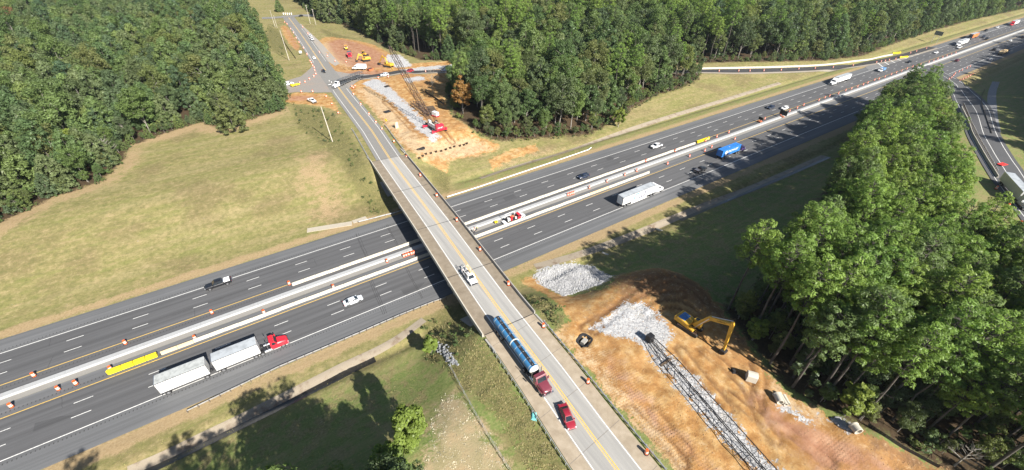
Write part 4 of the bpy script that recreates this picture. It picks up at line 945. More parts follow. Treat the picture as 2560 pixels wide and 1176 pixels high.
# tank truck on the bridge
BT = paint('tank_blue', (.05,.21,.43), .4, .0, .06, .2)
hx = float(rx(40)); p0 = un(1243,800,ZR_+2.0); p1 = un(1335,925,ZR_+2.0); hd = math.atan2(p1[1]-p0[1], p1[0]-p0[0]); LT = float(np.hypot(p1[0]-p0[0], p1[1]-p0[1]))
t = thing('tank_truck', 'blue tank trailer with pale bands behind a maroon tractor on the bridge road', 'tank truck', (float(p1[0]), float(p1[1]), ZR_), hd)
MB().cyl((-LT*.5-.1,0,2.05),(-.1,0,2.05),1.02,1.02,24).build('tank', BT, t, smooth=40); MB().cyl((-LT,0,2.05),(-LT*.5-.1,0,2.05),1.02,1.02,24).build('tank', BT, t, smooth=40)
rg = [[(x,r*math.cos(2*math.pi*i/20),2.05+r*math.sin(2*math.pi*i/20)) for i in range(20)] for x, r in ((-.1,1.0),(.12,.95),(.28,.7),(.36,.35))]
MB().loft(rg).build('tank_end', REFW, t, smooth=50)
rg = [[(-LT-x,r*math.cos(2*math.pi*i/20),2.05+r*math.sin(2*math.pi*i/20)) for i in range(20)] for x, r in ((0,1.0),(.2,.9),(.3,.5))]
MB().loft(rg).build('tank_end', BT, t, smooth=50)
BAND = paint('band_cream', (.66,.68,.62), .5, .1, .1)
for x in np.linspace(-.6, -LT+.5, 9): MB().tube((x-.03,0,2.05),(x+.03,0,2.05),1.03,1.0,24).build('tank_band', BAND, t, smooth=40)
MB().tube((-LT*.5-.22,0,2.05),(-LT*.5+.02,0,2.05),1.09,1.0,24).build('tank_band', BAND, t, smooth=40)
w_ = MB(); w_.box(-LT,-.2,-.35,.35,3.03,3.07); w_.build('catwalk', STEELD, t)
for x in np.linspace(-1.5,-LT+1.5,4): MB().cyl((x,0,3.0),(x,0,3.17),.25,n=12).build('manhole', CHROME, t)
f_ = MB(); f_.box(-LT+.1,.2,-.5,.5,.75,1.05); f_.box(-.2,.3,-1.1,1.1,1.0,1.4); f_.build('underframe', STEELD, t)
for x in (-LT+1.2,-LT+2.5,-LT+3.8):
    for s in (-1,1): wheel(t, x, s*.96, .51, .56)
for s in (-1,1): MB().box(-LT+.6,-LT+4.4,s*.7,s*1.22,1.08,1.14).build('mudguard', CHROME, t)
tractor(t, MAR, -1.1, False)
# cars and pickups on the highway and the bridge
def pc(px, py, z=0., hz=.8):
    p = un(px, py, z+hz); return (float(p[0]), float(p[1]), z)
E_, W_ = 0., math.pi
sedan('silver sedan in the eastbound lanes just west of the bridge', pc(882,750), E_, SILV)
t = pickup('black pickup carrying a white box in its bed on the westbound side', pc(545,708,0,.9), W_, BLK, 6.1)
MB().box(-2.7,-1.35,-.75,.75,.68,1.42).build('white_load', WHITE, t); MB().box(-1.25,-1.08,-.7,.7,.68,1.2).build('tool_box', CHROME, t)
hb = math.atan2(-1, -(float(rx(60))-float(rx(59)))) 
t = pickup('white pickup with a loaded ladder rack on the bridge', pc(1174,691,ZR_,.9), hb, WHITE, 5.9)
rk = MB()
for x in (-2.75,-1.2,1.0):
    for s in (-1,1): rk.bar((x,s*.85,1.1),(x,s*.85,2.1),.06)
    rk.bar((x,-.88,2.1),(x,.88,2.1),.06)
for s in (-1,1): rk.bar((-3.1,s*.85,2.12),(1.3,s*.85,2.12),.06)
rk.build('ladder_rack', REFW, t)
ld = MB()
for s in (-.62,-.28): ld.bar((-3.6,s,2.2),(1.0,s,2.2),.05,.09)
for x in np.arange(-3.5,1,.32): ld.bar((x,-.62,2.2),(x,-.28,2.2),.035)
ld.build('ladder', CHROME, t); MB().box(-2.6,.4,.1,.55,2.14,2.24).build('lumber_load', TAN, t)
sedan('red sedan on the road south of the bridge, behind no one near the bottom', pc(1418,1040,ZR_,.75), math.atan2(-5,-1.68)+.03, DKR, 4.85, 1.86)['label'] = 'dark red sedan heading to the bottom of the photo in front of the tank truck'
suv('black crossover in the westbound lane next to the white barrier line', pc(1459,440), W_, NAVY, 4.8, 1.9, 1.6)
pickup('silver white pickup in the westbound lanes near the yellow cushion', pc(1641,364,0,.9), W_, WHITE, 5.8)
t = pickup('black pickup with a grey bed cover ahead of the logo semi', pc(1752,423,0,.9), E_, BLK, 5.9); MB().box(-2.9,-1.05,-.9,.9,1.165,1.2).build('bed_cover', GREY, t)
suv('dark blue suv beside the white suv in the westbound lanes', pc(1927,268), W_, NAVY)
suv('white suv next to the orange drums in the westbound lanes', pc(1962,270), W_, WHITE, 4.6, 1.9, 1.66)
x, y, z = pc(2103,198,0,2); t = thing('semi_truck', 'all white semi with long plain trailer in the outer westbound lane', 'semi truck', (x-9,108.6,0), W_); t.location.x = x-6.2
tractor(t, WHITE, -.9+.2, True); van_trailer(t, .3, 16.1, TRW, TRR)
def box_truck(label, loc, rz, cabm, boxm, L=6.2, z1=3.3, flatbed=False, name='box_truck', cat='truck'):
    t = thing(name, label, cat, loc, rz); f = L/2
    MB().loft([ring(f-2.1,1.0,.5,1.5), ring(f-.9,1.0,.5,1.45), ring(f-.1,.92,.5,1.15), ring(f,.8,.55,1.05)]).build('hood', cabm, t, smooth=32); cabin(t, f-2.6, f-2.55, f-1.5, f-.85, 1.3, 2.25, .96, .8, cabm); MB().box(f-2.7,f-2.0,-1.0,1.0,.5,1.4).build('cab_base', cabm, t)
    if flatbed: MB().box(-f,f-2.75,-1.1,1.1,.95,1.1).build('flatbed', boxm, t); MB().box(f-2.85,f-2.75,-1.1,1.1,1.1,2.1).build('headboard', boxm, t)
    else: MB().box(-f,f-2.75,-1.15,1.15,.8,z1,.02,.02).build('cargo_box', boxm, t)
    MB().box(-f+.1,f-.4,-.45,.45,.5,.8).build('chassis', STEELD, t); lights(t, f-.05, -f, 1.0, .85, .7)
    for x in (-f+1.3, f-1.1):
        for s in (-1,1): wheel(t, x, s*.92, .42, .3 if x > 0 else .45)
    return t
t = box_truck('white rollback truck with a blue cab load beyond the white semi', pc(2204,175,0,1), W_, WHITE, paint('truck_blue',(.12,.25,.45),.5), 7.0, 2.2)
sedan('black car passing the exit ramp gore', pc(2274,154), W_, BLK); sedan('white car between the gore and the distant trucks', pc(2341,131), W_, WHITE)
def far_semi(label, px, py, cabm, boxm, y=None, rz=W_, flat_=False):
    x, yy, z = pc(px, py, 0, 2); t = thing('semi_truck', label, 'semi truck', (x-6 if rz else x+6, yy if y is None else y, 0), rz)
    tractor(t, cabm, -.7, True); van_trailer(t, .3, 14.5, boxm, TRR); return t
far_semi('distant white semi leading the orange trailer truck', 2407,106, WHITE, TRW, 105.1); far_semi('distant truck with a bright orange trailer', 2424,89, BLK, paint('trailer_orange',(.75,.19,.04),.5), 109.0); far_semi('distant semi with a red tractor and white trailer near the top right corner', 2534,57, RED, TRW, 108.6)
box_truck('small white flatbed truck right beside the distant white semi', pc(2399,118,0,1), W_, WHITE, REFW, 7, 2.2, True)
suv('distant black suv behind the orange trailer', pc(2465,76), W_, BLK); suv('distant dark suv in the middle westbound lane', pc(2459,92), W_, NAVY); suv('distant black suv nearest the far median', pc(2467,97), W_, BLK); sedan('distant white sedan ahead of the red semi', pc(2494,68), W_, WHITE)
suv('distant maroon suv in the eastbound lane next to the median', pc(2393,151), E_, MAR); suv('distant white suv at the merge of the entrance ramp', pc(2478,149), E_, WHITE); pickup('distant dark pickup in the eastbound lanes ahead of the lumber truck', pc(2485,124,0,.9), E_, BLK); sedan('distant white car close to the eastbound median', pc(2526,101), E_, WHITE); suv('distant black suv at the right edge of the photo', pc(2557,93), E_, BLK)
x, y, z = pc(2510,130,0,1.5); t = thing('lumber_truck', 'distant flatbed semi stacked with tan lumber', 'semi truck', (x+4,y,0), 0); tractor(t, BLK, -.7, False); MB().box(-13,.4,-1.25,1.25,1.1,1.3).build('flatbed', STEELD, t)
for x0, x1, z1 in ((-12.6,-8.8,2.6),(-8.5,-4.6,3.0),(-4.3,-.2,2.7)):
    b = MB()
    for k in range(4): b.box(x0,x1,-1.2+.6*k+.02,-.6+.6*k-.02,1.31,z1)
    b.build('lumber_stack', TAN, t)
for x0 in (-12,-10.7):
    for s in (-1,1): wheel(t, x0, s*.96, .51, .56)
# shaded box semi on the entrance ramp
x, y, z = on(2530,490); pa = on(2494,478); pb = on(2560,560); rz = math.atan2(pb[1]-pa[1], pb[0]-pa[0])
t = thing('semi_truck', 'grey white semi on the shaded entrance ramp at the right edge', 'semi truck', (x+5.5*math.cos(rz), y+5.5*math.sin(rz), z+.16), rz)
tractor(t, paint('dull_white',(.6,.62,.63),.5), -.7, True); van_trailer(t, .3, 15.2, paint('dull_trailer',(.62,.63,.62),.5,0,.06), TRR)
x, y, z = on(2504,414); t = thing('arrow_board', 'bright red board lying on the shaded entrance ramp', 'sign board', (x,y,z+.17), R(-15)); MB().box(-1.6,1.6,-.9,.9,.3,.42).build('board', paint('board_red',(.75,.04,.03),.5), t); MB().box(-1.1,1.1,-.12,.12,.425,.45).build('arrow', BLACK, t)
b = MB()
for s in (-1.2,1.2): b.box(s-.05,s+.05,-.6,.6,0,.3)
b.build('stand', STEELD, t)
# junction traffic
def gv(px, py, hz=.7):
    x, y, z = at(px, py, hz); return (x, y, max(ground_z(x,y)+.10, 6.28 if abs(x-rx(y)) < 5 else -9))
rd = lambda x0, y0, x1, y1: math.atan2(on(x1,y1)[1]-on(x0,y0)[1], on(x1,y1)[0]-on(x0,y0)[0])
sedan('white car driving down the road toward the junction', gv(785,145), rd(785,145,805,178), WHITE)
sedan('black car entering the junction', gv(809,178), rd(790,150,812,185), BLK)
pickup('white pickup parked behind another beside the red earthworks, the farther one', gv(776,90,.9), rd(770,82,785,102), WHITE); pickup('white pickup parked beside the red earthworks, the nearer one', gv(780.5,98,.9), rd(770,82,785,102), WHITE)
pickup('white pickup parked on the bare soil left of the junction', gv(780,252,.9), rd(765,245,800,262), WHITE)
suv('silver suv following the car carrier on the dark exit ramp', gv(961,187), rd(985,184,940,190), SILV); suv('red suv waiting on the dark exit ramp', gv(1024,178), rd(1050,177,1000,181), DKR); suv('black suv last in the queue on the exit ramp by the trees', gv(1113,176), rd(1140,176,1090,177.5), NAVY)
sedan('black car in the shade at the far end of the road', gv(752,40), rd(752,42,735,46), BLK)
t = box_truck('white step van parked on the dusty junction shoulder', gv(898,169,1.2), rd(925,170,870,168), WHITE, WHITE, 8.2, 3.0, name='van', cat='van')
t = pickup('white pickup next to a yellow trailer in the west side road', gv(720,210,.9), rd(700,215,740,205), WHITE)
x, y, z = gv(738,214,.4); t = thing('equipment_trailer', 'bright yellow low equipment at the west side road beside the white pickup', 'trailer', (x,y,z), rd(725,217,755,209)); MB().box(-2.2,2.2,-.9,.9,.45,.85).build('deck', YEL, t); MB().box(-2.2,-2.0,-.9,.9,.85,1.7).build('panel', YEL, t); MB().bar((2.2,0,.6),(3.4,0,.5),.12).build('drawbar', STEELD, t)
for s in (-1,1): wheel(t, -.4, s*1.0, .36, .22)
# car carrier turning at the junction
pa = gv(832,221,.5); pb = gv(868,206,.5); pc_ = gv(912,197,.5); rz = math.atan2(pa[1]-pb[1], pa[0]-pb[0])
t = thing('car_carrier', 'empty car carrier with white cab turning out of the exit ramp', 'car carrier', (pb[0],pb[1],pb[2]), rz)
GF = paint('carrier_grey', (.16,.17,.18), .45, .4, .2); dx = math.hypot(pa[0]-pb[0], pa[1]-pb[1])
tractor(t, WHITE, dx-6.8, False)
def rack(x0, x1, dirx=0):
    for s in (-1,1):
        b = MB(); b.bar((x0,s*1.2,1.0),(x1,s*1.2,1.1),.16); b.bar((x0,s*1.2,2.9),(x1,s*1.2,3.2),.14); n = 6
        for k in range(n+1): x = x0+(x1-x0)*k/n; b.bar((x,s*1.2,1.0),(x,s*1.2,3.0),.12)
        for k in range(0,n,2): xa = x0+(x1-x0)*k/n; xb_ = x0+(x1-x0)*(k+1)/n; b.bar((xa,s*1.2,1.0),(xb_,s*1.2,3.0),.08)
        b.build('side_frame', GF, t)
    d = MB()
    for s in (-.75,.75): d.box(min(x0,x1),max(x0,x1),s-.3,s+.3,2.95,3.03); d.box(min(x0,x1),max(x0,x1),s-.3,s+.3,1.0,1.08)
    d.build('ramp_track', GF, t)
rack(-2.5, dx-4.6); 
b = MB()
for s in (-1,1): b.bar((dx-4.6,s*1.15,3.1),(dx-1.0,s*1.1,3.7),.12)
b.bar((dx-1.0,-1.1,3.7),(dx-1.0,1.1,3.7),.12); b.build('over_cab_rack', GF, t)
q0, q1 = (pb[0],pb[1]), (pc_[0],pc_[1]); rz2 = math.atan2(q0[1]-q1[1], q0[0]-q1[0]); n0 = len(t.children); LL = math.hypot(q0[0]-q1[0], q0[1]-q1[1])
rack(-LL-2, -3.4)
Mr = Matrix.Translation((-2.6,0,0)) @ Matrix.Rotation(rz2-rz, 4, 'Z') @ Matrix.Translation((2.6,0,0))
for c in list(t.children)[n0:]: c.data.transform(Mr)
for xx in (-LL+1.5, -LL+2.8):
    for s in (-1,1): v = Mr @ Vector((xx, s*.95, 0)); o = wheel(t, v.x, v.y, .48, .4); o.rotation_euler = (0,0,rz2-rz)
# dump truck and earth movers
YM = paint('machine_yellow', (.62,.36,.04), .5, 0, .18)
x, y, z = on(875,143); rz = rd(873,133,877,152)
t = thing('dump_truck', 'red dump truck with a black tipper body on the red earthworks', 'dump truck', (x,y,z), rz); tractor(t, RED, -1.6, False); t.location.z = z
b = MB(); b.loft([[(xx,-1.2,1.1),(xx,1.2,1.1),(xx,1.28,2.6),(xx,-1.28,2.6)] for xx in (-4.6,.8)]); b.build('tipper_body', BLACK, t); MB().box(-4.4,.6,-1.1,1.1,2.45,2.62).build('tarpaulin', GREY, t)
for xx in (-3.4,-2.2):
    for s in (-1,1): wheel(t, xx, s*.95, .52, .55)
def tracks(t, L, W, w=.6, h=.85, name='track'):
    for s in (-1,1):
        y0 = s*(W/2-w/2); prof = [(-L/2+h*.5*math.cos(a)+h*.5-h*.5*0, h/2+h*.5*math.sin(a)) for a in np.linspace(math.pi/2, 1.5*math.pi, 7)]
        prof = [(-L/2+h/2+h/2*math.cos(a), h/2+h/2*math.sin(a)) for a in np.linspace(math.pi/2, 1.5*math.pi, 7)]+[(L/2-h/2+h/2*math.cos(a), h/2+h/2*math.sin(a)) for a in np.linspace(-math.pi/2, math.pi/2, 7)]
        o = MB().prism(prof, y0-w/2, y0+w/2).build(name, TYRE, t); g = MB(); xx = -L/2+.3
        while xx < L/2-.25: g.box(xx,xx+.08,y0-w/2,y0+w/2,h,h+.05); xx += .22
        g.build('track_shoes', paint('rusty_steel',(.13,.075,.05),.8,.2,.3), o)
def excavator(label, loc, rz, elbow, tip, rot_tracks=0, k=1.0, blue=False, word=None):
    t = thing('excavator', label, 'excavator', loc, rz)
    n0 = len(t.children); tracks(t, 4.9, 3.3, .75, 1.0); MB().box(-1.2,1.2,-1.0,1.0,.45,1.0).build('undercarriage', STEELD, t)
    for c in list(t.children)[n0:]: c.rotation_euler = (0,0,rot_tracks)
    MB().cyl((0,0,1.0),(0,0,1.2),.8,n=16).build('slew_ring', STEELD, t)
    b = MB(); b.loft([[(xx,-1.5,1.2),(xx,1.5,1.2),(xx,1.5,zz-.15),(xx,1.4,zz),(xx,-1.4,zz),(xx,-1.5,zz-.15)] for xx, zz in ((-2.9,1.9),(-2.75,2.35),(-1.0,2.45),(.2,2.2))]); b.build('engine_house', YM, t, smooth=30)
    MB().loft([[(xx,y_,z_) for y_, z_ in ((-1.5,1.15),(1.5,1.15),(1.5,2.2),(-1.5,2.2))] for xx in (-3.2,-2.92)]).build('counterweight', YM, t)
    MB().box(-2.55,-.9,-1.25,1.1,2.42,2.5,.05,.05).build('engine_cover', paint('cover_blue',(.05,.16,.38),.4) if blue else YM, t)
    MB().box(.15,1.5,-1.45,-.45,1.2,1.6).build('tool_box', YM, t)
    MB().loft([[(xx,.5,z0),(xx,1.48,z0),(xx,1.48,z1),(xx,.5,z1)] for xx, z0, z1 in ((.1,1.25,3.0),(1.4,1.25,3.0),(1.9,1.25,2.2))]).build('cab', YM, t)
    MB().panel([(1.92,.58,1.5),(1.92,1.4,1.5),(1.45,1.4,2.9),(1.45,.58,2.9)], .012).build('windscreen', GLASS, t); MB().panel([(.3,1.49,1.9),(.3,1.49,2.85),(1.35,1.49,2.85),(1.35,1.49,1.9)][::-1], .012).build('side_window', GLASS, t); MB().box(.35,1.25,.62,1.36,3.0,3.02).build('roof_window', GLASS, t)
    r1, z1 = elbow; r2, z2 = tip; a = Vector((.7,0,1.9)); m_ = Vector((.7+(r1-.7)*.38,0,1.9+(z1-1.9)*.62+.5)); e_ = Vector((r1,0,z1)); tp = Vector((r2,0,z2))
    def beam(pts, wd): return MB().loft([[ (p+n*h*.5)+Vector((0,s*wd/2,0)) if False else (p.x+n.x*h*.5*u, s*wd/2, p.z+n.z*h*.5*u) for s, u in ((-1,-1),(1,-1),(1,1),(-1,1))] for p, n, h in pts])
    def nrm(p, q): d = (q-p).normalized(); return Vector((-d.z,0,d.x))
    n1 = nrm(a, m_); n2 = nrm(m_, e_); n3 = nrm(e_, tp)
    o = beam([(a,n1,.7*k),(m_,(n1+n2).normalized(),.95*k),(e_,n2,.55*k)], .55).build('boom', YM, t)
    if word:
        d = (e_-m_).normalized(); M = Matrix.Translation(m_*.45+e_*.55+Vector((0,-.285,0))) @ Matrix.Rotation(-math.atan2(d.z, d.x), 4, 'Y') @ FR_; text_part(word, .42, BLACK, o, M); M2 = Matrix.Translation(m_*.45+e_*.55+Vector((0,.285,0))) @ Matrix.Rotation(-math.atan2(d.z, d.x), 4, 'Y') @ Matrix.Rotation(math.pi,4,'Z') @ FR_; text_part(word, .42, BLACK, o, M2)
    st = e_-(tp-e_).normalized()*.8; beam([(st,n3,.35*k),(e_,n3,.75*k),(tp,n3,.36*k)], .42).build('stick', YM, t)
    c = MB()
    for s in (-.42,.42): c.cyl((1.1,s,1.55),(m_.x,s,m_.z),.1,n=8)
    c.cyl(m_+Vector((.2,0,.6)), st+Vector((0,0,.1)), .09, n=8); c.build('hydraulic_ram', CHROME, t)
    bk = MB(); bk.prism([(r2-.5,z2+.1),(r2+.55,z2+.1),(r2+.65,z2-.4),(r2+.1,z2-1.05),(r2-.75,z2-1.0),(r2-.35,z2-.5)], -.62, .62); bk.build('bucket', STEELD, t)
    return t
Hx = on(1722,822); Gx = on(1805,884); rz = math.atan2(Gx[1]-Hx[1], Gx[0]-Hx[0])
excavator('yellow long reach excavator with bucket on the ground at the edge of the pines', (Hx[0],Hx[1],Hx[2]+.02), rz, (7.5,8.3), (8.1,1.1), .15, 1.0, True, 'KOMATSU')
p = on(914,153); excavator('yellow excavator on the red earthworks, left of the two', p, rd(930,152,880,158), (3.6,4.2), (5.2,1.2), .3)
p = on(972,168); excavator('yellow excavator on the red earthworks, the one near the crane boom', p, rd(975,170,930,160), (4.2,5.6), (7.6,1.3), .2)
def bulldozer(label, loc, rz):
    t = thing('bulldozer', label, 'bulldozer', loc, rz); tracks(t, 3.4, 2.6, .55, .95)
    MB().box(-.2,1.8,-.6,.6,.8,1.9,.1,.06).build('engine_hood', YM, t); MB().box(-1.5,-.2,-.75,.75,.8,1.6).build('rear_body', YM, t); MB().box(-1.2,-.1,-.7,.7,1.6,2.9,.1,.08).build('cab', BLACK, t); MB().box(-1.3,.0,-.8,.8,2.9,3.0).build('cab_roof', YM, t)
    MB().prism([(2.3,.1),(2.55,.1),(2.4,.7),(2.5,1.3),(2.3,1.3),(2.2,.7)], -1.6, 1.6).build('blade', STEELD, t)
    b = MB()
    for s in (-1.2,1.2): b.bar((0,s,.5),(2.3,s,.4),.14)
    b.build('push_arm', YM, t); return t
bulldozer('yellow bulldozer on the red earthworks behind the excavators', on(911,140), rd(905,138,935,146))
def roller(label, loc, rz):
    t = thing('soil_roller', label, 'roller', loc, rz); MB().cyl((1.6,-1.05,.75),(1.6,1.05,.75),.75,n=20).build('drum', CHROME, t, smooth=40); b = MB()
    for s in (-1.2,1.2): b.box(.3,2.4,s-.08,s+.08,.6,.95)
    b.box(.2,.4,-1.25,1.25,.6,1.0); b.build('drum_frame', YM, t); MB().box(-2.4,-.6,-.8,.8,.7,1.7,.08,.05).build('engine_hood', YM, t); MB().box(-.6,.3,-.75,.75,.8,1.3).build('platform', YM, t); b = MB()
    for xx in (-.55,.25):
        for s in (-.7,.7): b.bar((xx,s,1.3),(xx,s,2.6),.08)
    b.box(-.7,.4,-.85,.85,2.6,2.7); b.build('canopy', YM, t)
    for s in (-1,1): wheel(t, -1.5, s*.9, .72, .5)
    return t
roller('yellow roller at the top of the red earthworks behind the dump truck', on(866,124), rd(868,130,864,117))
# orange spoil bucket and pale heap of sheeting
x, y, z = on(926,176); t = thing('skip', 'rusty orange open bucket lying next to the white step van', 'bucket', (x,y,z), .3); MB().loft([[(-1.3,-.9,0),(1.3,-.9,0),(1.3,.9,0),(-1.3,.9,0)],[(-1.6,-1.1,1.1),(1.6,-1.1,1.1),(1.6,1.1,1.1),(-1.6,1.1,1.1)]]).build('tub', paint('rust_orange',(.45,.14,.06),.8), t); MB().box(-1.4,1.4,-.95,.95,1.1,1.13).build('fill', BLACK, t)

# ---------------------------------------------------------------- lattice crane
def lattice(b, p, q, w0, w1, h0, h1, panel, r=.05, rd_=.03, up=(0,0,1)):
    p = Vector(p); q = Vector(q); d = (q-p); L = d.length; d.normalize(); a = d.cross(Vector(up)).normalized(); v = a.cross(d).normalized(); n = max(2, int(L/panel)); prev = None
    for k in range(n+1):
        u = k/n; c = p+d*L*u; w_ = w0+(w1-w0)*u; h_ = h0+(h1-h0)*u; cor = [c+a*(s*w_/2)+v*(t_*h_/2) for s, t_ in ((-1,-1),(1,-1),(1,1),(-1,1))]
        if prev:
            for i in range(4):
                b.bar(prev[i], cor[i], 2*r); j = (i+1) % 4; b.bar(prev[i] if k % 2 else prev[j], cor[j] if k % 2 else cor[i], 2*rd_)
        if k % 3 == 0 or k == n:
            for i in range(4): b.bar(cor[i], cor[(i+1)%4], 2*rd_)
        prev = cor
    return b
CR = on(1086,323); tipw = Vector((63.9,192.2,32.9)); crz = math.atan2(tipw.y-CR[1], tipw.x-CR[0])
CRED = car_paint('crane_red', (.62,.02,.05)); CWH = paint('crane_white', (.66,.67,.66), .5, 0, .15); BOOM = paint('boom_brown', (.11,.075,.06), .6, .2, .25)
t = thing('lattice_crane', 'red and white lattice boom crane standing on the gravel strip with outriggers out', 'crane', (CR[0],CR[1],CR[2]), crz); crane = t
MB().box(-4.4,5.4,-1.3,1.3,.7,1.35).build('carrier', STEELD, t)
for x in (-3.4,-2.1,-.8,3.0,4.3):
    for s in (-1,1): wheel(t, x, s*1.1, .55, .4)
for x in (-4.2,3.4):
    b = MB(); b.box(x-.3,x+.3,-3.2,3.2,.75,1.15); b.build('outrigger_beam', CRED, t)
    for s in (-1,1): MB().box(x-.38,x+.38,s*3.2-.38,s*3.2+.38,.55,1.5).build('outrigger_housing', CRED, t); MB().cyl((x,s*3.2,.1),(x,s*3.2,.7),.13,n=8).build('outrigger_jack', STEELD, t); MB().cyl((x,s*3.2,.0),(x,s*3.2,.12),.5,n=12).build('outrigger_pad', STEELD, t)
MB().box(-3.6,2.6,-1.45,1.45,1.5,2.1).build('turntable_deck', CWH, t)
b = MB(); b.box(-5.3,-3.6,-1.75,1.75,1.5,3.6,.08,.08); b.build('counterweight', CRED, t)
text_part('LINK-BELT', .72, REFW, t, Matrix.Translation((-5.27,0,2.45)) @ Matrix.Rotation(-math.pi/2,4,'Z') @ FR_, sx=.72)
for s in (-1,1): MB().box(-3.4,1.0,s*1.0,s*1.45,2.1,3.0).build('engine_cover', CWH, t)
for k, (x, r) in enumerate(((-2.6,.5),(-1.3,.55),(-.1,.5))): MB().cyl((x,-.85,2.75),(x,.85,2.75),r,n=16).build('hoist_drum', STEELD if k != 1 else paint('cable_brown',(.2,.1,.06),.7), t, smooth=40)
MB().box(1.1,2.7,.45,1.4,2.1,3.7,.1,.05).build('cab', CWH, t); MB().panel([(2.72,.55,2.5),(2.72,1.3,2.5),(2.62,1.3,3.5),(2.62,.55,3.5)], .015).build('cab_window', GLASS, t)
b = MB()
for s in (-.8,.8): b.bar((-3.0,s,2.1),(-2.2,s*.6,4.6),.16); b.bar((.6,s,2.1),(-2.2,s*.6,4.6),.12)
b.bar((-2.2,-.5,4.6),(-2.2,.5,4.6),.2); b.build('gantry', STEELD, t)
Minv = Matrix.Translation(t.location) @ Matrix.Rotation(crz,4,'Z'); tl = Minv.inverted() @ tipw
foot = Vector((1.9,0,2.2)); dv = tl-foot; k1 = foot+dv*.10; k2 = foot+dv*.88
b = MB(); lattice(b, foot, k1, 1.0, 1.9, .5, 1.7, 1.6, .075, .045); lattice(b, k1, k2, 1.9, 1.9, 1.7, 1.7, 1.75, .075, .045); lattice(b, k2, tl, 1.9, .7, 1.7, .6, 1.5, .075, .045); b.build('boom', BOOM, t)
b = MB()
for s in (-.35,.35): b.cyl(tl+Vector((0,s-.06,0)), tl+Vector((0,s+.06,0)), .45, n=14)
b.build('head_sheave', STEELD, t)
b = MB()
for s in (-.4,.4): b.bar((-2.2,s,4.6), tl, .04)
b.bar(tl, Vector((tl.x+.3,0,tl.z-9)), .035); b.build('pendant_cable', STEELD, t)
hk = MB(); hk.box(tl.x+.1,tl.x+.5,-.2,.2,tl.z-9.8,tl.z-9); hk.build('hook_block', YM, t)
# boom sections stacked on the ground next to the crane
def boom_section(label, a, b_, w_=1.7, h_=1.7, mat=None, r=.07, group=None):
    A = Vector(a); B = Vector(b_); t = thing('boom_section', label, 'crane part', A, 0, group); n = MB(); up = Vector((0,0,h_/2+.12)); lattice(n, up, B-A+up, w_, w_, h_, h_, 1.6, r, .04); n.build('lattice', mat or BOOM, t); return t
boom_section('brown lattice boom section on the sand, the left one of two beside the crane', on(1030,262), on(1066,291)); boom_section('brown lattice boom section on the sand, the one nearer the crane', on(1044,262), on(1078,290))
a_, b_ = on(1075,268), on(1098,302); t = thing('timber_mat', 'dark timber crane mats stacked behind the crane', 'mat stack', a_, math.atan2(b_[1]-a_[1], b_[0]-a_[0])); 
for k in range(5): MB().box(0,8,-1.6+.64*k,-1.0+.64*k,.02,.5).build('timber', paint('old_timber',(.10,.07,.045),.9,0,.3), t)
x, y, z = on(1089,291); t = thing('generator', 'small white generator on a red base by the tree shade', 'generator', (x,y,z), crz+.2); MB().box(-1.5,1.5,-.9,.9,.55,2.0,.05,.05).build('housing', CWH, t); MB().box(-1.6,1.6,-.95,.95,.1,.55).build('base', CRED, t)
# pile head row, silt mats, yellow sign, panel
PIL = paint('pile_steel', (.05,.032,.022), .8, .2, .3)
for k, (px, py) in enumerate([(1048,398),(1057,393),(1065,388),(1077.5,385.5),(1090,382),(1103,379),(1115,376),(1126,372.5),(1136,369.5),(1150,367),(1160,364),(1167,361)]):
    x, y, z = on(px, py); o = MB().box(-.35,.35,-.04,.04,-.4,.75).box(-.35,-.28,-.35,.35,-.4,.75).box(.28,.35,-.35,.35,-.4,.75).build('steel_pile', PIL); o.location = (x,y,z); o.rotation_euler = (0,0,.1); tag(o, 'dark steel pile head in the row across the foot of the sandy slope', 'pile', 'row of steel pile heads')
def mat_box(label, px, py, L, W_, rz, hh=.35):
    x, y, z = on(px, py); t = thing('silt_screen', label, 'silt screen', (x,y,z), rz); b = MB()
    for s in (-1,1): b.box(-L/2,L/2,s*W_/2-.08,s*W_/2+.08,-.1,hh); b.box(s*L/2-.08,s*L/2+.08,-W_/2,W_/2,-.1,hh)
    b.build('black_skirt', BLACK, t); MB().box(-L/2+.09,L/2-.09,-W_/2+.09,W_/2-.09,-.1,.12).build('grate', STEELD, t); return t
mat_box('black silt screen box on the sand, upper one near the gravel strip', 967,217, 2.6, 1.6, .4); mat_box('black silt screen box on the sand below the boom shadow', 968,281, 2.9, 2.0, .25); mat_box('black bent silt screen at the foot of the sandy slope', 1052,374, 3.2, .9, .2, .6)
x, y, z = on(993,322); o = MB().box(-.9,.9,-.12,.12,.0,2.6,.2,.0).build('plywood_panel', paint('pale_ply',(.62,.52,.36),.8)); o.location = (x,y,z); o.rotation_euler = (0,0,.5); tag(o, 'pale plywood panel standing upright on the sand near the road', 'panel')
x, y, z = on(967,311); t = thing('warning_sign', 'yellow diamond warning sign by the crane site guardrail', 'road sign', (x,y,z), R(-60)); MB().box(-.05,.05,-.05,.05,-.2,1.5).build('post', GALV, t); MB().panel([(-.75,-.07,1.9),(0,-.07,1.15),(.75,-.07,1.9),(0,-.07,2.65)], .03).build('panel', YEL, t); MB().panel([(-.12,-.105,1.5),(.12,-.105,1.5),(.12,-.105,2.3),(-.12,-.105,2.3)], .01).build('symbol', BLACK, t)

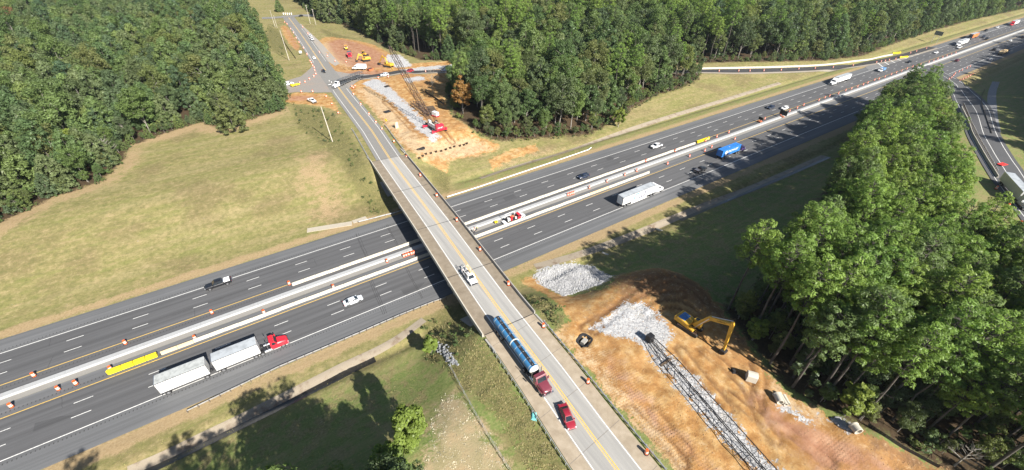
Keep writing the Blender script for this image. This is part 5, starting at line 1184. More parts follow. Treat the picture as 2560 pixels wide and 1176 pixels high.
# ---------------------------------------------------------------- south site
t = thing('girder_truss', 'long black lattice boom lying on the white gravel strip', 'lattice boom', on(1626,856), 0); O = Vector(t.location)
A = Vector(on(1640,878))-O; B = Vector(tuple(float(v) for v in un(1897,1176,6.3)))-O; C2 = B+(B-A).normalized()*16; zc = Vector((0,0,1.25))
TRB = paint('truss_black', (.025,.025,.028), .5, .3, .2)
b = MB(); lattice(b, Vector((0,0,1.0)), A*.82+B*.18+zc, .9, 2.0, .9, 2.3, 1.9, .062, .024); b.build('tapered_end', TRB, t)
b = MB(); lattice(b, A*.82+B*.18+zc, B+zc, 2.0, 2.0, 2.3, 2.3, 2.1, .062, .024); lattice(b, B+zc, C2+zc, 2.0, 2.0, 2.3, 2.3, 2.1, .062, .024); b.build('lattice', TRB, t)
MB().box(-.7,.7,-.2,1.0,.2,1.9).build('end_block', TRB, t)
for u in (.12,): p = A*(1-u)+B*u; MB().box(p.x-1.6,p.x+1.6,p.y-.2,p.y+.2,-.05,.3).build('timber_block', paint('old_timber',(.10,.07,.045)), t)
x, y, z = on(1461,851); t = thing('catch_basin', 'grey concrete catch basin inside a black fabric lined pit', 'catch basin', (x,y,z+.1), .25); MB().box(-.8,.8,-.5,.5,-.2,.85,.06,.06).build('concrete_box', CONC, t)
b = MB()
sq = lambda a, r: (r*math.copysign(abs(math.cos(a))**.55, math.cos(a)), r*.85*math.copysign(abs(math.sin(a))**.55, math.sin(a)))
for k in range(16):
    a0 = 2*math.pi*k/16; a1 = 2*math.pi*(k+1)/16
    for r0, z0, r1, z1 in ((1.0,-.1,1.35,.93),(1.35,.93,1.75,1.0)): b.quad((*sq(a0,r0),z0),(*sq(a1,r0),z0),(*sq(a1,r1),z1),(*sq(a0,r1),z1))
b.build('black_fabric', BLACK, t); MB().box(-1.0,1.0,-.85,.85,-.16,-.1).build('fabric_floor', BLACK, t)
x, y, z = on(1876,948); t = thing('drain_chamber', 'pale concrete drain chamber with arched top on the orange soil', 'drain chamber', (x,y,z), R(35)); MB().prism([(-.8,0),(.8,0),(.8,1.5),(.5,1.78),(0,1.88),(-.5,1.78),(-.8,1.5)], -.9, .9).build('chamber', CONC_W, t); MB().panel([(-.7,-.905,.1),(.7,-.905,.1),(.7,-.905,1.4),(-.7,-.905,1.4)], .01).build('face', paint('grey_face',(.2,.2,.2),.8), t)
def lying_pipe(label, a, b_, r, name='concrete_pipe', group=None):
    A = Vector(a)+Vector((0,0,r)); B = Vector(b_)+Vector((0,0,r)); o = MB().tube(A, B, r, r*.8, 18).tube(A, A+(B-A).normalized()*.2, r*1.12, r*.8, 18).build(name, CONC_W, smooth=40); return tag(o, label, 'pipe', group)
lying_pipe('thick short concrete pipe, front one of the pipes on the orange soil', on(1938,990), on(1948,1012), .62); lying_pipe('long slim concrete pipe in the middle of the pipes on the orange soil', on(1946,985), on(1963,1015), .38); lying_pipe('slim concrete pipe at the tree side of the pipes on the orange soil', on(1958,990), on(1970,1013), .34)
lying_pipe('large concrete culvert end half buried by the wood', on(2122,1074), on(2136,1092), .75, 'culvert_pipe')
x, y, z = on(1833,930); t = thing('plate_compactor', 'small dark hand compactor on the orange soil beside the chamber shadow', 'compactor', (x,y,z), 1.0); MB().box(-.5,.5,-.35,.35,.0,.2).build('plate', STEELD, t); MB().box(-.3,.3,-.25,.25,.2,.7).build('engine', BLACK, t); MB().bar((-.3,0,.5),(-1.1,0,1.1),.06).build('handle', STEELD, t)
# rock pile by the ditch: each stone its own part
t = thing('rock_pile', 'pile of grey rip rap stones below the bridge by the small green tree', 'rock pile', on(1118,890), 0); O = Vector(t.location); rr = random.Random(9)
def rock_mesh(k):
    r = random.Random(k); bm = bmesh.new(); bmesh.ops.create_icosphere(bm, subdivisions=1, radius=1)
    for v in bm.verts: v.co *= r.uniform(.7,1.15)
    me = bpy.data.meshes.new('stone'); bm.to_mesh(me); bm.free(); return me
RK = paint('grey_stone', (.24,.25,.265), .9, 0, .3, 0, .8); rocks = [rock_mesh(k) for k in range(6)]
for me in rocks: me.materials.append(RK)
for k in range(150):
    u = rr.random(); px = 1098+u*40+rr.gauss(0,6); py = 868+u*42+rr.gauss(0,6); x, y, z = on(px, py); s = rr.uniform(.18,.42)
    o = inst('stone', rocks[k % 6], t, Vector((x,y,z+s*.2))-O, (rr.uniform(0,6),rr.uniform(0,6),rr.uniform(0,6))); o.scale = (s, s*rr.uniform(.7,1), s*.75)
# loose boulders of the stone bank and the gravel strip as one heap each
def rubble(name, polys, n, s0, s1, seed):
    r = random.Random(seed); vs = []; fs = []; base = [([tuple(v.co) for v in me.vertices], [tuple(p.vertices) for p in me.polygons]) for me in rocks]
    for poly in polys:
        P = np.array(poly); mn = P.min(0); mx = P.max(0); k = 0
        while k < n:
            x = r.uniform(mn[0], mx[0]); y = r.uniform(mn[1], mx[1])
            if not inpoly(np.array([x]), np.array([y]), poly)[0]: continue
            k += 1; s = r.uniform(s0, s1); bv, bf = base[r.randrange(6)]; M = Matrix.Rotation(r.uniform(0,6.3),3,(r.random()-.5,r.random()-.5,r.random()-.5+.01)); z = ground_z(x, y)+s*.1; n0 = len(vs)
            vs += [tuple(M @ Vector((a*s, b2*s, c*s*.8))+Vector((x,y,z))) for a, b2, c in bv]; fs += [tuple(i+n0 for i in f) for f in bf]
    me = bpy.data.meshes.new(name); me.from_pydata(vs, [], fs); me.materials.append(paint('white_stone', (.34,.343,.35), .9, 0, .2, 0, .5)); o = bpy.data.objects.new(name, me); C.objects.link(o); return tag(o, kind='stuff')
rubble('crushed_stone', [Z['gravel'][4]], 3200, .12, .27, 1); rubble('crushed_stone', [Z['gravel'][5]], 900, .06, .14, 2); rubble('crushed_stone', [Z['gravel'][7]], 220, .12, .3, 3); rubble('crushed_stone', [Z['gravel'][1]], 700, .12, .3, 5)
# clods on the bare soil
o = rubble('soil_clods', [Z['dirt'][4]], 1500, .04, .11, 4); o.data.materials.clear(); o.data.materials.append(paint('soil_clod', (.34,.21,.11), .95, 0, .3)); o.name = 'soil_clod_scatter'
# fabric, debris
x, y, z = on(1335,1042); o = MB().loft([[(-.9,-.5,.02),(.9,-.5,.02),(.8,.5,.02),(-.8,.6,.02)],[(-.6,-.3,.35),(.7,-.35,.2),(.5,.3,.4),(-.5,.3,.25)]]).build('tarpaulin', paint('teal_sheet',(.16,.50,.50),.6)); o.location = (x,y,z); o.rotation_euler = (0,0,.9); tag(o, 'crumpled teal plastic sheet on the weeds beside the guardrail', 'plastic sheet')
for k, (px, py, lb) in enumerate(((1646,576,'pale pipe end sticking out of the ditch on the right'),(1510,635,'pale pipe end sticking out of the ditch by the gravel bank'))):
    x, y, z = on(px, py); lying_pipe(lb, (x-.2,y+.6,z-.1), (x+.5,y-1.3,z-.1), .32, 'outlet_pipe')
# sign boards seen from behind in the median
for px, py, sc_, lb in ((1901,300,1.0,'black portable sign board at the northern yellow line'),(1957,288,1.7,'large dark portable sign board standing on the median wall line')):
    x, y, z = pc(px, py, 0, 1.2); t = thing('portable_sign', lb, 'sign board', (x,y,0), R(80)); MB().box(-1.2*sc_,1.2*sc_,-.06,.06,1.2,1.2+1.3*sc_).build('panel', BLACK, t); MB().box(-.9,.9,-.8,.8,.3,.6).build('trailer_base', paint('rust_orange',(.45,.14,.06)), t); MB().bar((0,0,.6),(0,0,1.3),.12).build('mast', STEELD, t)
    for s in (-1,1): wheel(t, 0, s*.85, .3, .18)
x, y, z = on(2334,107); t = thing('highway_sign', 'large grey back of a roadside sign by the far exit', 'road sign', (x,y,z), R(70)); 
for s in (-2,2): MB().box(s-.1,s+.1,-.1,.1,-.3,8.5).build('post', GALV, t)
MB().box(-3.2,3.2,-.14,-.1,5.6,8.6).build('panel', paint('sign_back',(.20,.24,.29),.5,.4), t)
x, y, z = on(753,138); t = thing('road_sign', 'white square sign on the grass left of the road', 'road sign', (x,y,z), R(-20)); MB().box(-.05,.05,-.05,.05,-.2,1.4).build('post', GALV, t); MB().box(-.8,.8,-.08,-.05,1.2,2.6).build('panel', REFW, t)
# utility poles
PW = paint('pole_bleached', (.50,.46,.40), .9, 0, .2)
def pole(label, px, py, h, r=.16, lean=(0,0), arm=True):
    x, y, z = on(px, py); t = thing('utility_pole', label, 'utility pole', (x,y,z), 0); top = Vector((lean[0],lean[1],h)); MB().cyl((0,0,-.5),top,r,r*.7,10).build('pole', PW, t, smooth=40)
    if arm: MB().bar(top+Vector((-.8,.2,-.5)), top+Vector((.8,-.2,-.5)), .12).build('crossarm', PW, t); MB().cyl(top+Vector((.15,.2,-2.2)), top+Vector((.15,.2,-1.4)), .2, n=8).build('transformer', GALV, t)
    return t
pole('tall bleached utility pole in the weeds left of the road', 832,356, 14.2, .2, (-.9,.3), False); pole('bleached utility pole on the grass left of the road beyond the junction', 723,151, 17, .19, (-.4,0), False)
pole('utility pole at the wood edge right of the far road, nearer the road', 776,60, 14, .17, (0,0)); pole('utility pole at the wood edge right of the far road, farther right', 790,63, 12, .17, (0,0)); pole('utility pole beside the far cross road', 688,68, 12, .16, (-.3,0), False); pole('slim bare pole beside the bend of the far road', 693,70, 9, .14, (0,0), False)
# white posts closing the far road
for k, px in enumerate((709,714,719,724,729)): x, y, z = on(px, 37); o = MB().box(-.35,.35,-.35,.35,0,1.4,.05,.05).build('marker_post', REFW); o.location = (x,y,z+.1); tag(o, 'white marker post in the row beyond the far cross road', 'marker post', 'row of white marker posts')
# silt fence along the far dirt and the south wood edge
def silt_fence(label, pts, h=.75):
    P = dens(smooth_line(ats(pts), 2), 2.4); O = Vector((P[0][0],P[0][1],ground_z(*P[0]))); t = thing('silt_fence', label, 'fence', O); m_ = MB()
    for a, b_ in zip(P[:-1], P[1:]):
        za, zb = ground_z(*a), ground_z(*b_); m_.bar(Vector((a[0],a[1],za+h/2-.05))-O, Vector((b_[0],b_[1],zb+h/2-.05))-O, .03, h)
    m_.build('black_fabric', BLACK, t); pm = MB().box(-.03,.03,-.03,.03,-.2,h+.2).mesh('stake', WOODP)
    for a in P[::1]: inst('stake', pm, t, Vector((a[0],a[1],ground_z(*a)))-O)
    return t
silt_fence('black silt fence along the tree line right of the crane site', [(1063,230),(1075,240),(1090,249),(1110,262)], .9)
silt_fence('black silt fence between the orange soil and the pines', [(2165,1068),(2190,1092),(2230,1112),(2280,1135),(2345,1170)], .8); silt_fence('black silt fence left of the road beyond the junction', [(703,95),(714,112),(727,130),(740,148)], .8)
silt_fence('black silt fence in the shaded grass by the entrance ramp', [(2461,225),(2451,245),(2455,270),(2465,300),(2478,335)], .5)
# wire field fence running down the weedy bank left of the southern road
P = dens(ats([(1128,925),(1160,985),(1190,1040),(1225,1100),(1275,1180)]), 3); O = Vector((P[0][0],P[0][1],ground_z(*P[0]))); t = thing('wire_fence', 'thin wire fence with grey posts on the weedy bank left of the road', 'fence', O); pm = MB().cyl((0,0,-.3),(0,0,1.3),.045,n=8).mesh('post', GALV); m_ = MB()
for a in P: inst('post', pm, t, Vector((a[0],a[1],ground_z(*a)))-O)
for a, b_ in zip(P[:-1], P[1:]):
    for h in (.2,.5,.8,1.1,1.28): m_.bar(Vector((a[0],a[1],ground_z(*a)+h))-O, Vector((b_[0],b_[1],ground_z(*b_)+h))-O, .018)
m_.build('wire', GALV, t)
# ---------------------------------------------------------------- median work crew
x, y, z = pc(1287,545,0,.6); t = thing('work_truck', 'white and red maintenance truck with open body parked against the median wall', 'work truck', (x,92.6,0), 0)
WL = WHITE
MB().loft([ring(1.6,1.0,.5,1.35), ring(2.6,.98,.5,1.3), ring(3.4,.9,.5,1.05), ring(3.55,.75,.55,.95)]).build('hood', SILV, t, smooth=32); cabin(t, .55,.65,1.55,2.1,1.2,2.1,.95,.78,RED); MB().box(.5,1.8,-.98,.98,.5,1.25).build('cab_base', RED, t)
MB().box(-3.4,.45,-1.05,1.05,.8,.95).build('flatbed', STEELD, t)
for k, (x0, x1, y0, y1, z1, m_) in enumerate(((-3.3,-2.4,-.95,-.2,1.9,CWH),(-2.2,-1.5,-.95,-.3,2.0,RED),(-1.3,-.7,-.95,-.4,1.6,STEELD),(-.5,.1,-.95,-.4,1.6,CWH),(-1.6,-.2,.0,.9,1.5,paint('rust_orange',(.45,.14,.06))),(-3.2,-2.0,.1,.95,1.4,STEELD))): MB().box(x0,x1,y0,y1,.96,z1,.05,.05).build('equipment_box', m_, t)
b = MB(); b.bar((-3.3,1.0,.95),(-3.3,1.0,2.6),.09); b.bar((.3,1.0,.95),(.3,1.0,2.6),.09); b.bar((-3.4,1.0,2.6),(.4,1.0,2.6),.09); b.bar((-3.3,-1.0,.95),(-3.3,-1.0,2.3),.09); b.bar((-3.3,-1.0,2.3),(-3.3,1.0,2.6),.09); b.build('rack', REFW, t)
MB().box(-4.6,-3.45,-.95,.95,.35,.5).build('tailboard', REFW, t)
for xx in (-2.4,2.4):
    for s in (-1,1): wheel(t, xx, s*.9, .45, .3)
x, y, z = pc(1240,556,0,.4); t = thing('pavement_marker', 'small yellow and black generator cart on the gutter behind the work truck', 'cart', (x,y,.02), .2); MB().box(-.5,.5,-.35,.35,.3,.8,.04,.04).build('housing', YEL, t); MB().box(-.12,.12,-.36,.36,.45,.82).build('black_band', BLACK, t)
for s in (-1,1): wheel(t, 0, s*.42, .22, .12)
SKIN = paint('skin', (.35,.20,.13), .6, 0, .05); JEAN = paint('dark_trousers', (.03,.035,.06), .9, 0, .1); VESTG = paint('lime_vest', (.45,.62,.08), .7, 0, .05); VESTO = paint('pale_shirt', (.62,.55,.45), .8, 0, .05)
def person(label, loc, rz, shirt, hat, pose=0, lean=0.25):
    t = thing('person', label, 'person', loc, rz)
    def skin(name, V, E, rad, mat, par):
        me = bpy.data.meshes.new(name); me.from_pydata(V, E, []); o = bpy.data.objects.new(name, me); C.objects.link(o); o.parent = par
        sk = o.modifiers.new('skin', 'SKIN'); 
        for i, r in enumerate(rad): me.skin_vertices[0].data[i].radius = (r, r*.92)
        me.skin_vertices[0].data[0].use_root = True
        o.modifiers.new('smooth', 'SUBSURF').levels = 1; o.modifiers['smooth'].render_levels = 1; sk.use_smooth_shade = True; me.materials.append(mat); return o
    f = lean
    V = [(0,0,.98),(f*.35,0,1.2),(f*.8,0,1.42),(f*.9,0,1.54),(f*1.0,0,1.66),(f*1.02,0,1.76),
         (f*.78,.2,1.40),(f*.78+.12,.27,1.14),(f*.78+.34,.24,1.02),(f*.78+.43,.22,1.0),(f*.78,-.2,1.40),(f*.78+.05,-.29,1.13),(f*.78+.26,-.27,.96),(f*.78+.34,-.26,.93),
         (.0,.1,.92),(.10+pose,.12,.5),(.02+pose,.13,.09),(.16+pose,.14,.05),(.0,-.1,.92),(-.06,-.12,.5),(-.16-pose,-.13,.09),(-.02-pose,-.14,.05)]
    Ed = [(0,1),(1,2),(2,3),(3,4),(4,5),(2,6),(6,7),(7,8),(8,9),(2,10),(10,11),(11,12),(12,13),(0,14),(14,15),(15,16),(16,17),(0,18),(18,19),(19,20),(20,21)]
    rad = [.15,.14,.16,.06,.10,.085,.07,.05,.04,.045,.07,.05,.04,.045,.095,.07,.05,.05,.095,.07,.05,.05]
    body = skin('body', V, Ed, rad, SKIN, t)
    skin('shirt', [(0,0,1.0),(f*.35,0,1.2),(f*.8,0,1.43),(f*.78,.21,1.40),(f*.78+.12,.28,1.15),(f*.78,-.21,1.40),(f*.78+.05,-.30,1.14)], [(0,1),(1,2),(2,3),(3,4),(2,5),(5,6)], [.165,.158,.178,.085,.065,.085,.065], shirt, t)
    skin('trousers', [(0,0,.98),(0,.1,.9),(.10+pose,.12,.5),(.02+pose,.13,.12),(0,-.1,.9),(-.06,-.12,.5),(-.16-pose,-.13,.12)], [(0,1),(1,2),(2,3),(0,4),(4,5),(5,6)], [.165,.112,.085,.07,.112,.085,.07], JEAN, t)
    MB().loft([[(f*1.02+r*math.cos(2*math.pi*i/12),r*math.sin(2*math.pi*i/12),z) for i in range(12)] for z, r in ((1.72,.155),(1.74,.155),(1.76,.125),(1.84,.10),(1.87,.04))]).build('hard_hat', hat, t, smooth=50)
    for k in range(4):
        for s, bx, bz in ((1,f*.78+.43,1.0),(-1,f*.78+.34,.93)): MB().bar((bx+.02,s*(.22+.022*k-.03),bz),(bx+.10-.01*abs(k-1),s*(.22+.022*k-.03),bz-.03),.018).build('finger', SKIN, body)
    return t
p = pc(1191,573,0,.7); person('worker in a lime vest walking along the median gutter by the bridge', (p[0],p[1],.03), R(-20), VESTG, REFW, .08)
p = pc(1186,579,0,.7); person('worker in pale clothes with an orange hard hat bending by the bridge parapet', (p[0],p[1],.0), R(60), VESTO, paint('hat_orange',(.7,.15,.03)), .04, .35)
# ---------------------------------------------------------------- trees
def leaf_mat(name, cols, tint=.0):
    m = bpy.data.materials.new(name); m.use_nodes = True; t = m.node_tree; t.nodes.clear(); L = t.links
    oi = t.nodes.new('ShaderNodeObjectInfo'); a = t.nodes.new('ShaderNodeAttribute'); a.attribute_name = 'tone'
    n = len(cols); base = ramp(t, oi.outputs['Random'], [((k+.5)/n, c) for k, c in enumerate(cols)])
    k = t.nodes.new('ShaderNodeMapRange'); k.inputs[3].default_value = .62; k.inputs[4].default_value = 1.45; L.new(a.outputs['Fac'], k.inputs[0])
    vm = t.nodes.new('ShaderNodeVectorMath'); vm.operation = 'SCALE'; L.new(base, vm.inputs[0]); L.new(k.outputs[0], vm.inputs['Scale'])
    d = t.nodes.new('ShaderNodeBsdfDiffuse'); tr = t.nodes.new('ShaderNodeBsdfTranslucent'); mx = t.nodes.new('ShaderNodeMixShader'); o = t.nodes.new('ShaderNodeOutputMaterial')
    gl = t.nodes.new('ShaderNodeBsdfGlossy'); gl.inputs['Roughness'].default_value = .45; gl.inputs['Color'].default_value = (.5,.5,.5,1); m2 = t.nodes.new('ShaderNodeMixShader'); m2.inputs[0].default_value = .025
    L.new(vm.outputs[0], d.inputs[0]); L.new(mix(t, 1, vm.outputs[0], (1.25,1.3,.6), 'MULTIPLY'), tr.inputs[0]); mx.inputs[0].default_value = .4; L.new(d.outputs[0], mx.inputs[1]); L.new(tr.outputs[0], mx.inputs[2])
    L.new(mx.outputs[0], m2.inputs[1]); L.new(gl.outputs[0], m2.inputs[2]); L.new(m2.outputs[0], o.inputs[0]); return m
PINE_L = leaf_mat('pine_needles', [(.135,.22,.056),(.16,.25,.058),(.18,.27,.062),(.205,.285,.066),(.14,.20,.072)])
YPINE_L = leaf_mat('young_pine_needles', [(.095,.150,.062),(.12,.18,.066),(.14,.20,.07),(.17,.215,.07),(.10,.145,.075),(.155,.18,.068),(.07,.12,.065),(.16,.20,.09)])
BROAD_L = leaf_mat('broad_leaves', [(.085,.135,.05),(.105,.16,.052),(.13,.185,.055),(.095,.135,.065),(.165,.195,.06),(.115,.15,.06),(.085,.125,.065),(.15,.165,.06)])
RUST_L = leaf_mat('rust_leaves', [(.30,.15,.05),(.27,.16,.05)]); BROWN_L = leaf_mat('brown_leaves', [(.22,.13,.065),(.20,.12,.065)]); LIME_L = leaf_mat('bright_leaves', [(.19,.24,.05),(.16,.23,.05)])
BARK = paint('bark', (.085,.075,.065), .95, 0, .3); BARKG = paint('grey_bark', (.26,.24,.21), .95, 0, .25)
def crown_mesh(name, clumps, card, mat, seed, up=.35, asp=(.45,.8)):
    """clumps: (x,y,z,r,n). Leaf-sized faces spread over each clump"""
    r = np.random.default_rng(seed); V = []; T = []
    for (x, y, z, rad, n) in clumps:
        d = r.normal(size=(n,3)); d[:,2] = d[:,2]*.8+.25; d /= np.linalg.norm(d, axis=1)[:,None]
        c = np.array([x,y,z]) + d*rad*np.cbrt(r.uniform(.25,1,(n,1)))*np.array([1,1,.78])
        nr = d + r.normal(size=(n,3))*.55 + np.array([0,0,up]); nr /= np.linalg.norm(nr, axis=1)[:,None]
        a = np.cross(nr, r.normal(size=(n,3))); a /= np.linalg.norm(a, axis=1)[:,None]; b = np.cross(nr, a)
        s = card*r.uniform(.6,1.25,(n,1)); a = a*s; b = b*s*r.uniform(*asp,(n,1))
        q = np.stack([c-a, c-b*.9, c+a, c+b*.9], 1); V.append(q.reshape(-1,3)); tone = np.clip(r.normal(.5,.16)+r.normal(0,.12,n),0,1); T.append(np.repeat(tone, 4))
    V = np.concatenate(V); T = np.concatenate(T); nf = len(V)//4
    me = bpy.data.meshes.new(name); me.vertices.add(len(V)); me.vertices.foreach_set('co', V.ravel()); me.loops.add(len(V)); me.loops.foreach_set('vertex_index', np.arange(len(V), dtype=np.int32)); me.polygons.add(nf); me.polygons.foreach_set('loop_start', np.arange(0, len(V), 4, dtype=np.int32)); me.update(calc_edges=True)
    at_ = me.attributes.new('tone', 'FLOAT', 'POINT'); at_.data.foreach_set('value', T.astype(np.float32)); me.materials.append(mat); return me
def trunk_mesh(name, h, r, limbs, mat):
    b = MB(); rr = random.Random(int(h*100)); n = 5; pts = [Vector((rr.uniform(-.12,.12)*k, rr.uniform(-.12,.12)*k, h*k/n)) for k in range(n+1)]
    for k in range(n): b.cyl(pts[k]-Vector((0,0,.5 if k == 0 else 0)), pts[k+1], r*(1-.16*k), r*(1-.16*(k+1)), 7, False)
    for z, q, rl in limbs: u = min(z/h, .99)*n; i = int(u); p = pts[i].lerp(pts[i+1], u-i); b.cyl(p, q, rl, rl*.4, 5, False)
    return b.mesh(name, mat, 60)
def tall_pine(seed, h=23.):
    r = random.Random(seed); cl = []; limbs = []; z0 = h*r.uniform(.54,.62); rm = r.uniform(2.2,3.1)
    nw = 11
    for k in range(nw):
        u = k/(nw-1); z = z0+(h-1.2-z0)*u; R_ = rm*math.sqrt(max(.06, 1-((u-.40)/.66)**2)); nb = max(3, int(3+R_*1.9)); a0 = r.uniform(0,6.3)
        for j in range(nb):
            a = a0+6.283*j/nb+r.uniform(-.5,.5); rr_ = R_*r.uniform(.6,1.15); q = (rr_*math.cos(a), rr_*math.sin(a), z+rr_*.1+r.uniform(-.7,.7)); cl.append((*q, r.uniform(.4,.8), 62)); limbs.append((z-.5, Vector(q), .06))
            if rr_ > 2.2: cl.append((q[0]*.5,q[1]*.5,z+.4,.6,22))
    for k in range(6): a = r.uniform(0,6.3); z = r.uniform(h*.3,z0); limbs.append((z, Vector((1.5*math.cos(a),1.5*math.sin(a),z+.2)), .035))
    return crown_mesh('crown', cl, .245, PINE_L, seed, up=.85, asp=(.2,.42)), trunk_mesh('trunk', h*.93, .24, limbs, BARK)
def young_pine(seed, h=13.):
    r = random.Random(seed); cl = []; nw = 13
    for k in range(nw):
        u = k/(nw-1); z = h*(.08+.88*u); R_ = h*.30*(1-u**1.7)**.8+.35; nb = max(3, int(8*(1-u)+2)); a0 = r.uniform(0,6.3)
        for j in range(nb): a = a0+6.283*j/nb+r.uniform(-.35,.35); rr_ = R_*r.uniform(.7,1.08); cl.append((rr_*math.cos(a), rr_*math.sin(a), z+r.uniform(-.35,.35)+rr_*.08, r.uniform(.65,1.05), 84))
    cl.append((0,0,h,.5,25))
    return crown_mesh('crown', cl, .30, YPINE_L, seed, up=.7, asp=(.28,.55)), trunk_mesh('trunk', h*.96, .2, [], BARK)
def broadleaf(seed, h=18., wide=.30, base=.22, mat=None, card=.27, n=66, dens_=95):
    r = random.Random(seed); cl = []; limbs = []; cz = h*(base+(1-base)*.52); rz_ = h*(1-base)*.5; R_ = h*wide
    for k in range(n):
        while True:
            v = Vector((r.gauss(0,1), r.gauss(0,1), r.gauss(0,1))).normalized()
            if v.z > -.75: break
        s = r.uniform(.62,1.0)*(1 if v.z > -.2 else .85); q = Vector((v.x*R_*s, v.y*R_*s, cz+v.z*rz_*s)); sh = 1+.25*math.sin(3*math.atan2(v.y,v.x)+seed); q.x *= sh; q.y *= sh
        cl.append((q.x,q.y,q.z,r.uniform(.9,1.55)*h/18, dens_));
        if k % 5 == 0: limbs.append((max(h*base*.8, q.z-3.0), q*.92, .08))
    return crown_mesh('crown', cl, card, mat or BROAD_L, seed, up=.65), trunk_mesh('trunk', h*.8, .22, limbs, BARKG)
def bush(seed, h=3., mat=None):
    r = random.Random(seed); cl = []
    for k in range(12): a = r.uniform(0,6.3); q = r.uniform(0,.55)*h; cl.append((q*math.cos(a), q*math.sin(a), r.uniform(.2,.85)*h, r.uniform(.35,.65), 34))
    return crown_mesh('foliage', cl, .26, mat or BROAD_L, seed), trunk_mesh('stem', h*.6, .06, [], BARK)
VAR = {'tall_pine': [tall_pine(s, h) for s, h in ((1,24),(2,22.5),(3,25),(4,21),(5,23.5),(6,22),(7,24.5),(8,20))], 'young_pine': [young_pine(s, h) for s, h in ((11,13),(12,12),(13,14),(14,10.5),(15,12.5),(16,15),(17,11.5),(18,13.5))],
       'broadleaf_tree': [broadleaf(s, h, w_, b_) for s, h, w_, b_ in ((21,18,.27,.2),(22,16,.30,.14),(23,19,.24,.24),(24,15,.29,.1),(25,17,.26,.16),(26,13,.33,.06),(27,20,.24,.3),(28,17,.33,.18),(29,21,.22,.12))], 'shrub': [bush(s, h) for s, h in ((31,3.2),(32,2.6),(33,4.2),(34,5.2))]}
def poisson(poly, step, seed, jitter=.42):
    P = np.array(poly, float); mn = P.min(0); mx = P.max(0); gx, gy = np.meshgrid(np.arange(mn[0], mx[0], step), np.arange(mn[1], mx[1], step*.87)); gx[1::2] += step/2
    r = np.random.default_rng(seed); gx = gx.ravel()+r.uniform(-jitter,jitter,gx.size)*step; gy = gy.ravel()+r.uniform(-jitter,jitter,gy.size)*step; k = inpoly(gx, gy, poly); return np.stack([gx[k], gy[k]], 1)
TREES = []       # x, y, z, kind, variant, rotation, scale, block
def plant(block, step, mixf, seed, smin=.85, smax=1.12, edge_in=.8):
    pts = poisson(FOREST[block], step, seed); pd = polydist(pts[:,0], pts[:,1], FOREST[block]); r = random.Random(seed)
    zz = H(pts[:,0], pts[:,1]); px, py, dd = proj(np.stack([pts[:,0], pts[:,1], zz+12], 1))
    for (x, y), e, z, a, b_, d_ in zip(pts, pd, zz, px, py, dd):
        if e < edge_in: continue
        vis = d_ > 5 and -420 < a < 2980 and -330 < b_ < 1600
        near = x*x+(y-60)**2 < 130**2
        if not (vis or near): continue
        if d_ > 5 and b_ < -330: continue
        kind = mixf(r, x, y, e); s = r.uniform(smin, smax)
        if kind is None: continue
        if isinstance(kind, tuple): kind, s = kind[0], s*kind[1]
        TREES.append((x, y, z, kind, r.randrange(len(VAR[kind])), r.uniform(0,6.283), s, block))
def mix_west(r, x, y, e):
    if e < 5: return ('young_pine', .85) if r.random() < .62 else ('broadleaf_tree', .55)
    return ('young_pine', 1.3) if r.random() < .8 else ('broadleaf_tree', .95)
plant('west', 7.2, mix_west, 41, .68, 1.38, 1.5)
def mix_north(r, x, y, e):
    u = r.random(); v = vnoise(x, y, 45, 8)
    if e < 5: return ('broadleaf_tree', .8) if u < .6 else ('young_pine', 1.2)
    if x > 330: return ('tall_pine', 1.15) if u < .25 else (('young_pine', 1.9) if u < .55 else ('broadleaf_tree', 1.25))
    return ('tall_pine', 1.3) if u < .36+v*.6 else (('broadleaf_tree', 1.3) if u < .86 else ('young_pine', 1.8))
plant('north', 8.4, mix_north, 42, .72, 1.22, 2)
def mix_tri(r, x, y, e):
    u = r.random()
    if e < 4: return ('broadleaf_tree', .55) if u < .8 else ('shrub', 1.3)
    return ('broadleaf_tree', 1.18) if u < .68 else ('young_pine', 1.75) if u < .85 else ('tall_pine', 1.05)
plant('triangle', 6.8, mix_tri, 43, .75, 1.2, 1.6)
def mix_east(r, x, y, e):
    u = r.random()
    if x > 190: return ('broadleaf_tree', .95) if u < .5 else ('tall_pine', .9)
    if e < 3.5: return ('broadleaf_tree', .38) if u < .15 else ('tall_pine', 1) if u < .92 else ('shrub', 1.3)
    return 'tall_pine' if u < .95 else ('broadleaf_tree', .7)
plant('east', 4.15, mix_east, 44, .8, 1.2, .6)
def under_east(r, x, y, e): return ('broadleaf_tree', .36) if r.random() < .5 else ('shrub', 1.4)
plant('east', 4.6, under_east, 45)
plant('far_east', 4.8, lambda r, x, y, e: 'tall_pine' if r.random() < .5 else ('broadleaf_tree', 1.0), 46)
plant('south', 6.8, lambda r, x, y, e: ('broadleaf_tree', .72) if y > 30 else ('tall_pine', 1.04) if r.random() < .5 else ('broadleaf_tree', 1.25), 47)
def edge_fill(block, step, kinds, seed, depth=2.6, lo_=.2):
    P_ = np.array(FOREST[block]); c_ = P_.mean(0); pts = poisson(FOREST[block] if lo_ > 0 else [tuple(q) for q in c_+(P_-c_)*1.05], step, seed); pd = polydist(pts[:,0], pts[:,1], FOREST[block]); r = random.Random(seed); k = (pd > lo_) & (pd < depth); zz = H(pts[:,0], pts[:,1]); px, py, dd = proj(np.stack([pts[:,0], pts[:,1], zz+3], 1))
    for (x, y), z, ok, a, b_, d_ in zip(pts, zz, k, px, py, dd):
        if ok and d_ > 5 and -150 < a < 2710 and -60 < b_ < 1300: kd, s = kinds[r.randrange(len(kinds))]; TREES.append((x, y, z, kd, r.randrange(len(VAR[kd])), r.uniform(0,6.28), s*r.uniform(.75,1.2), block))
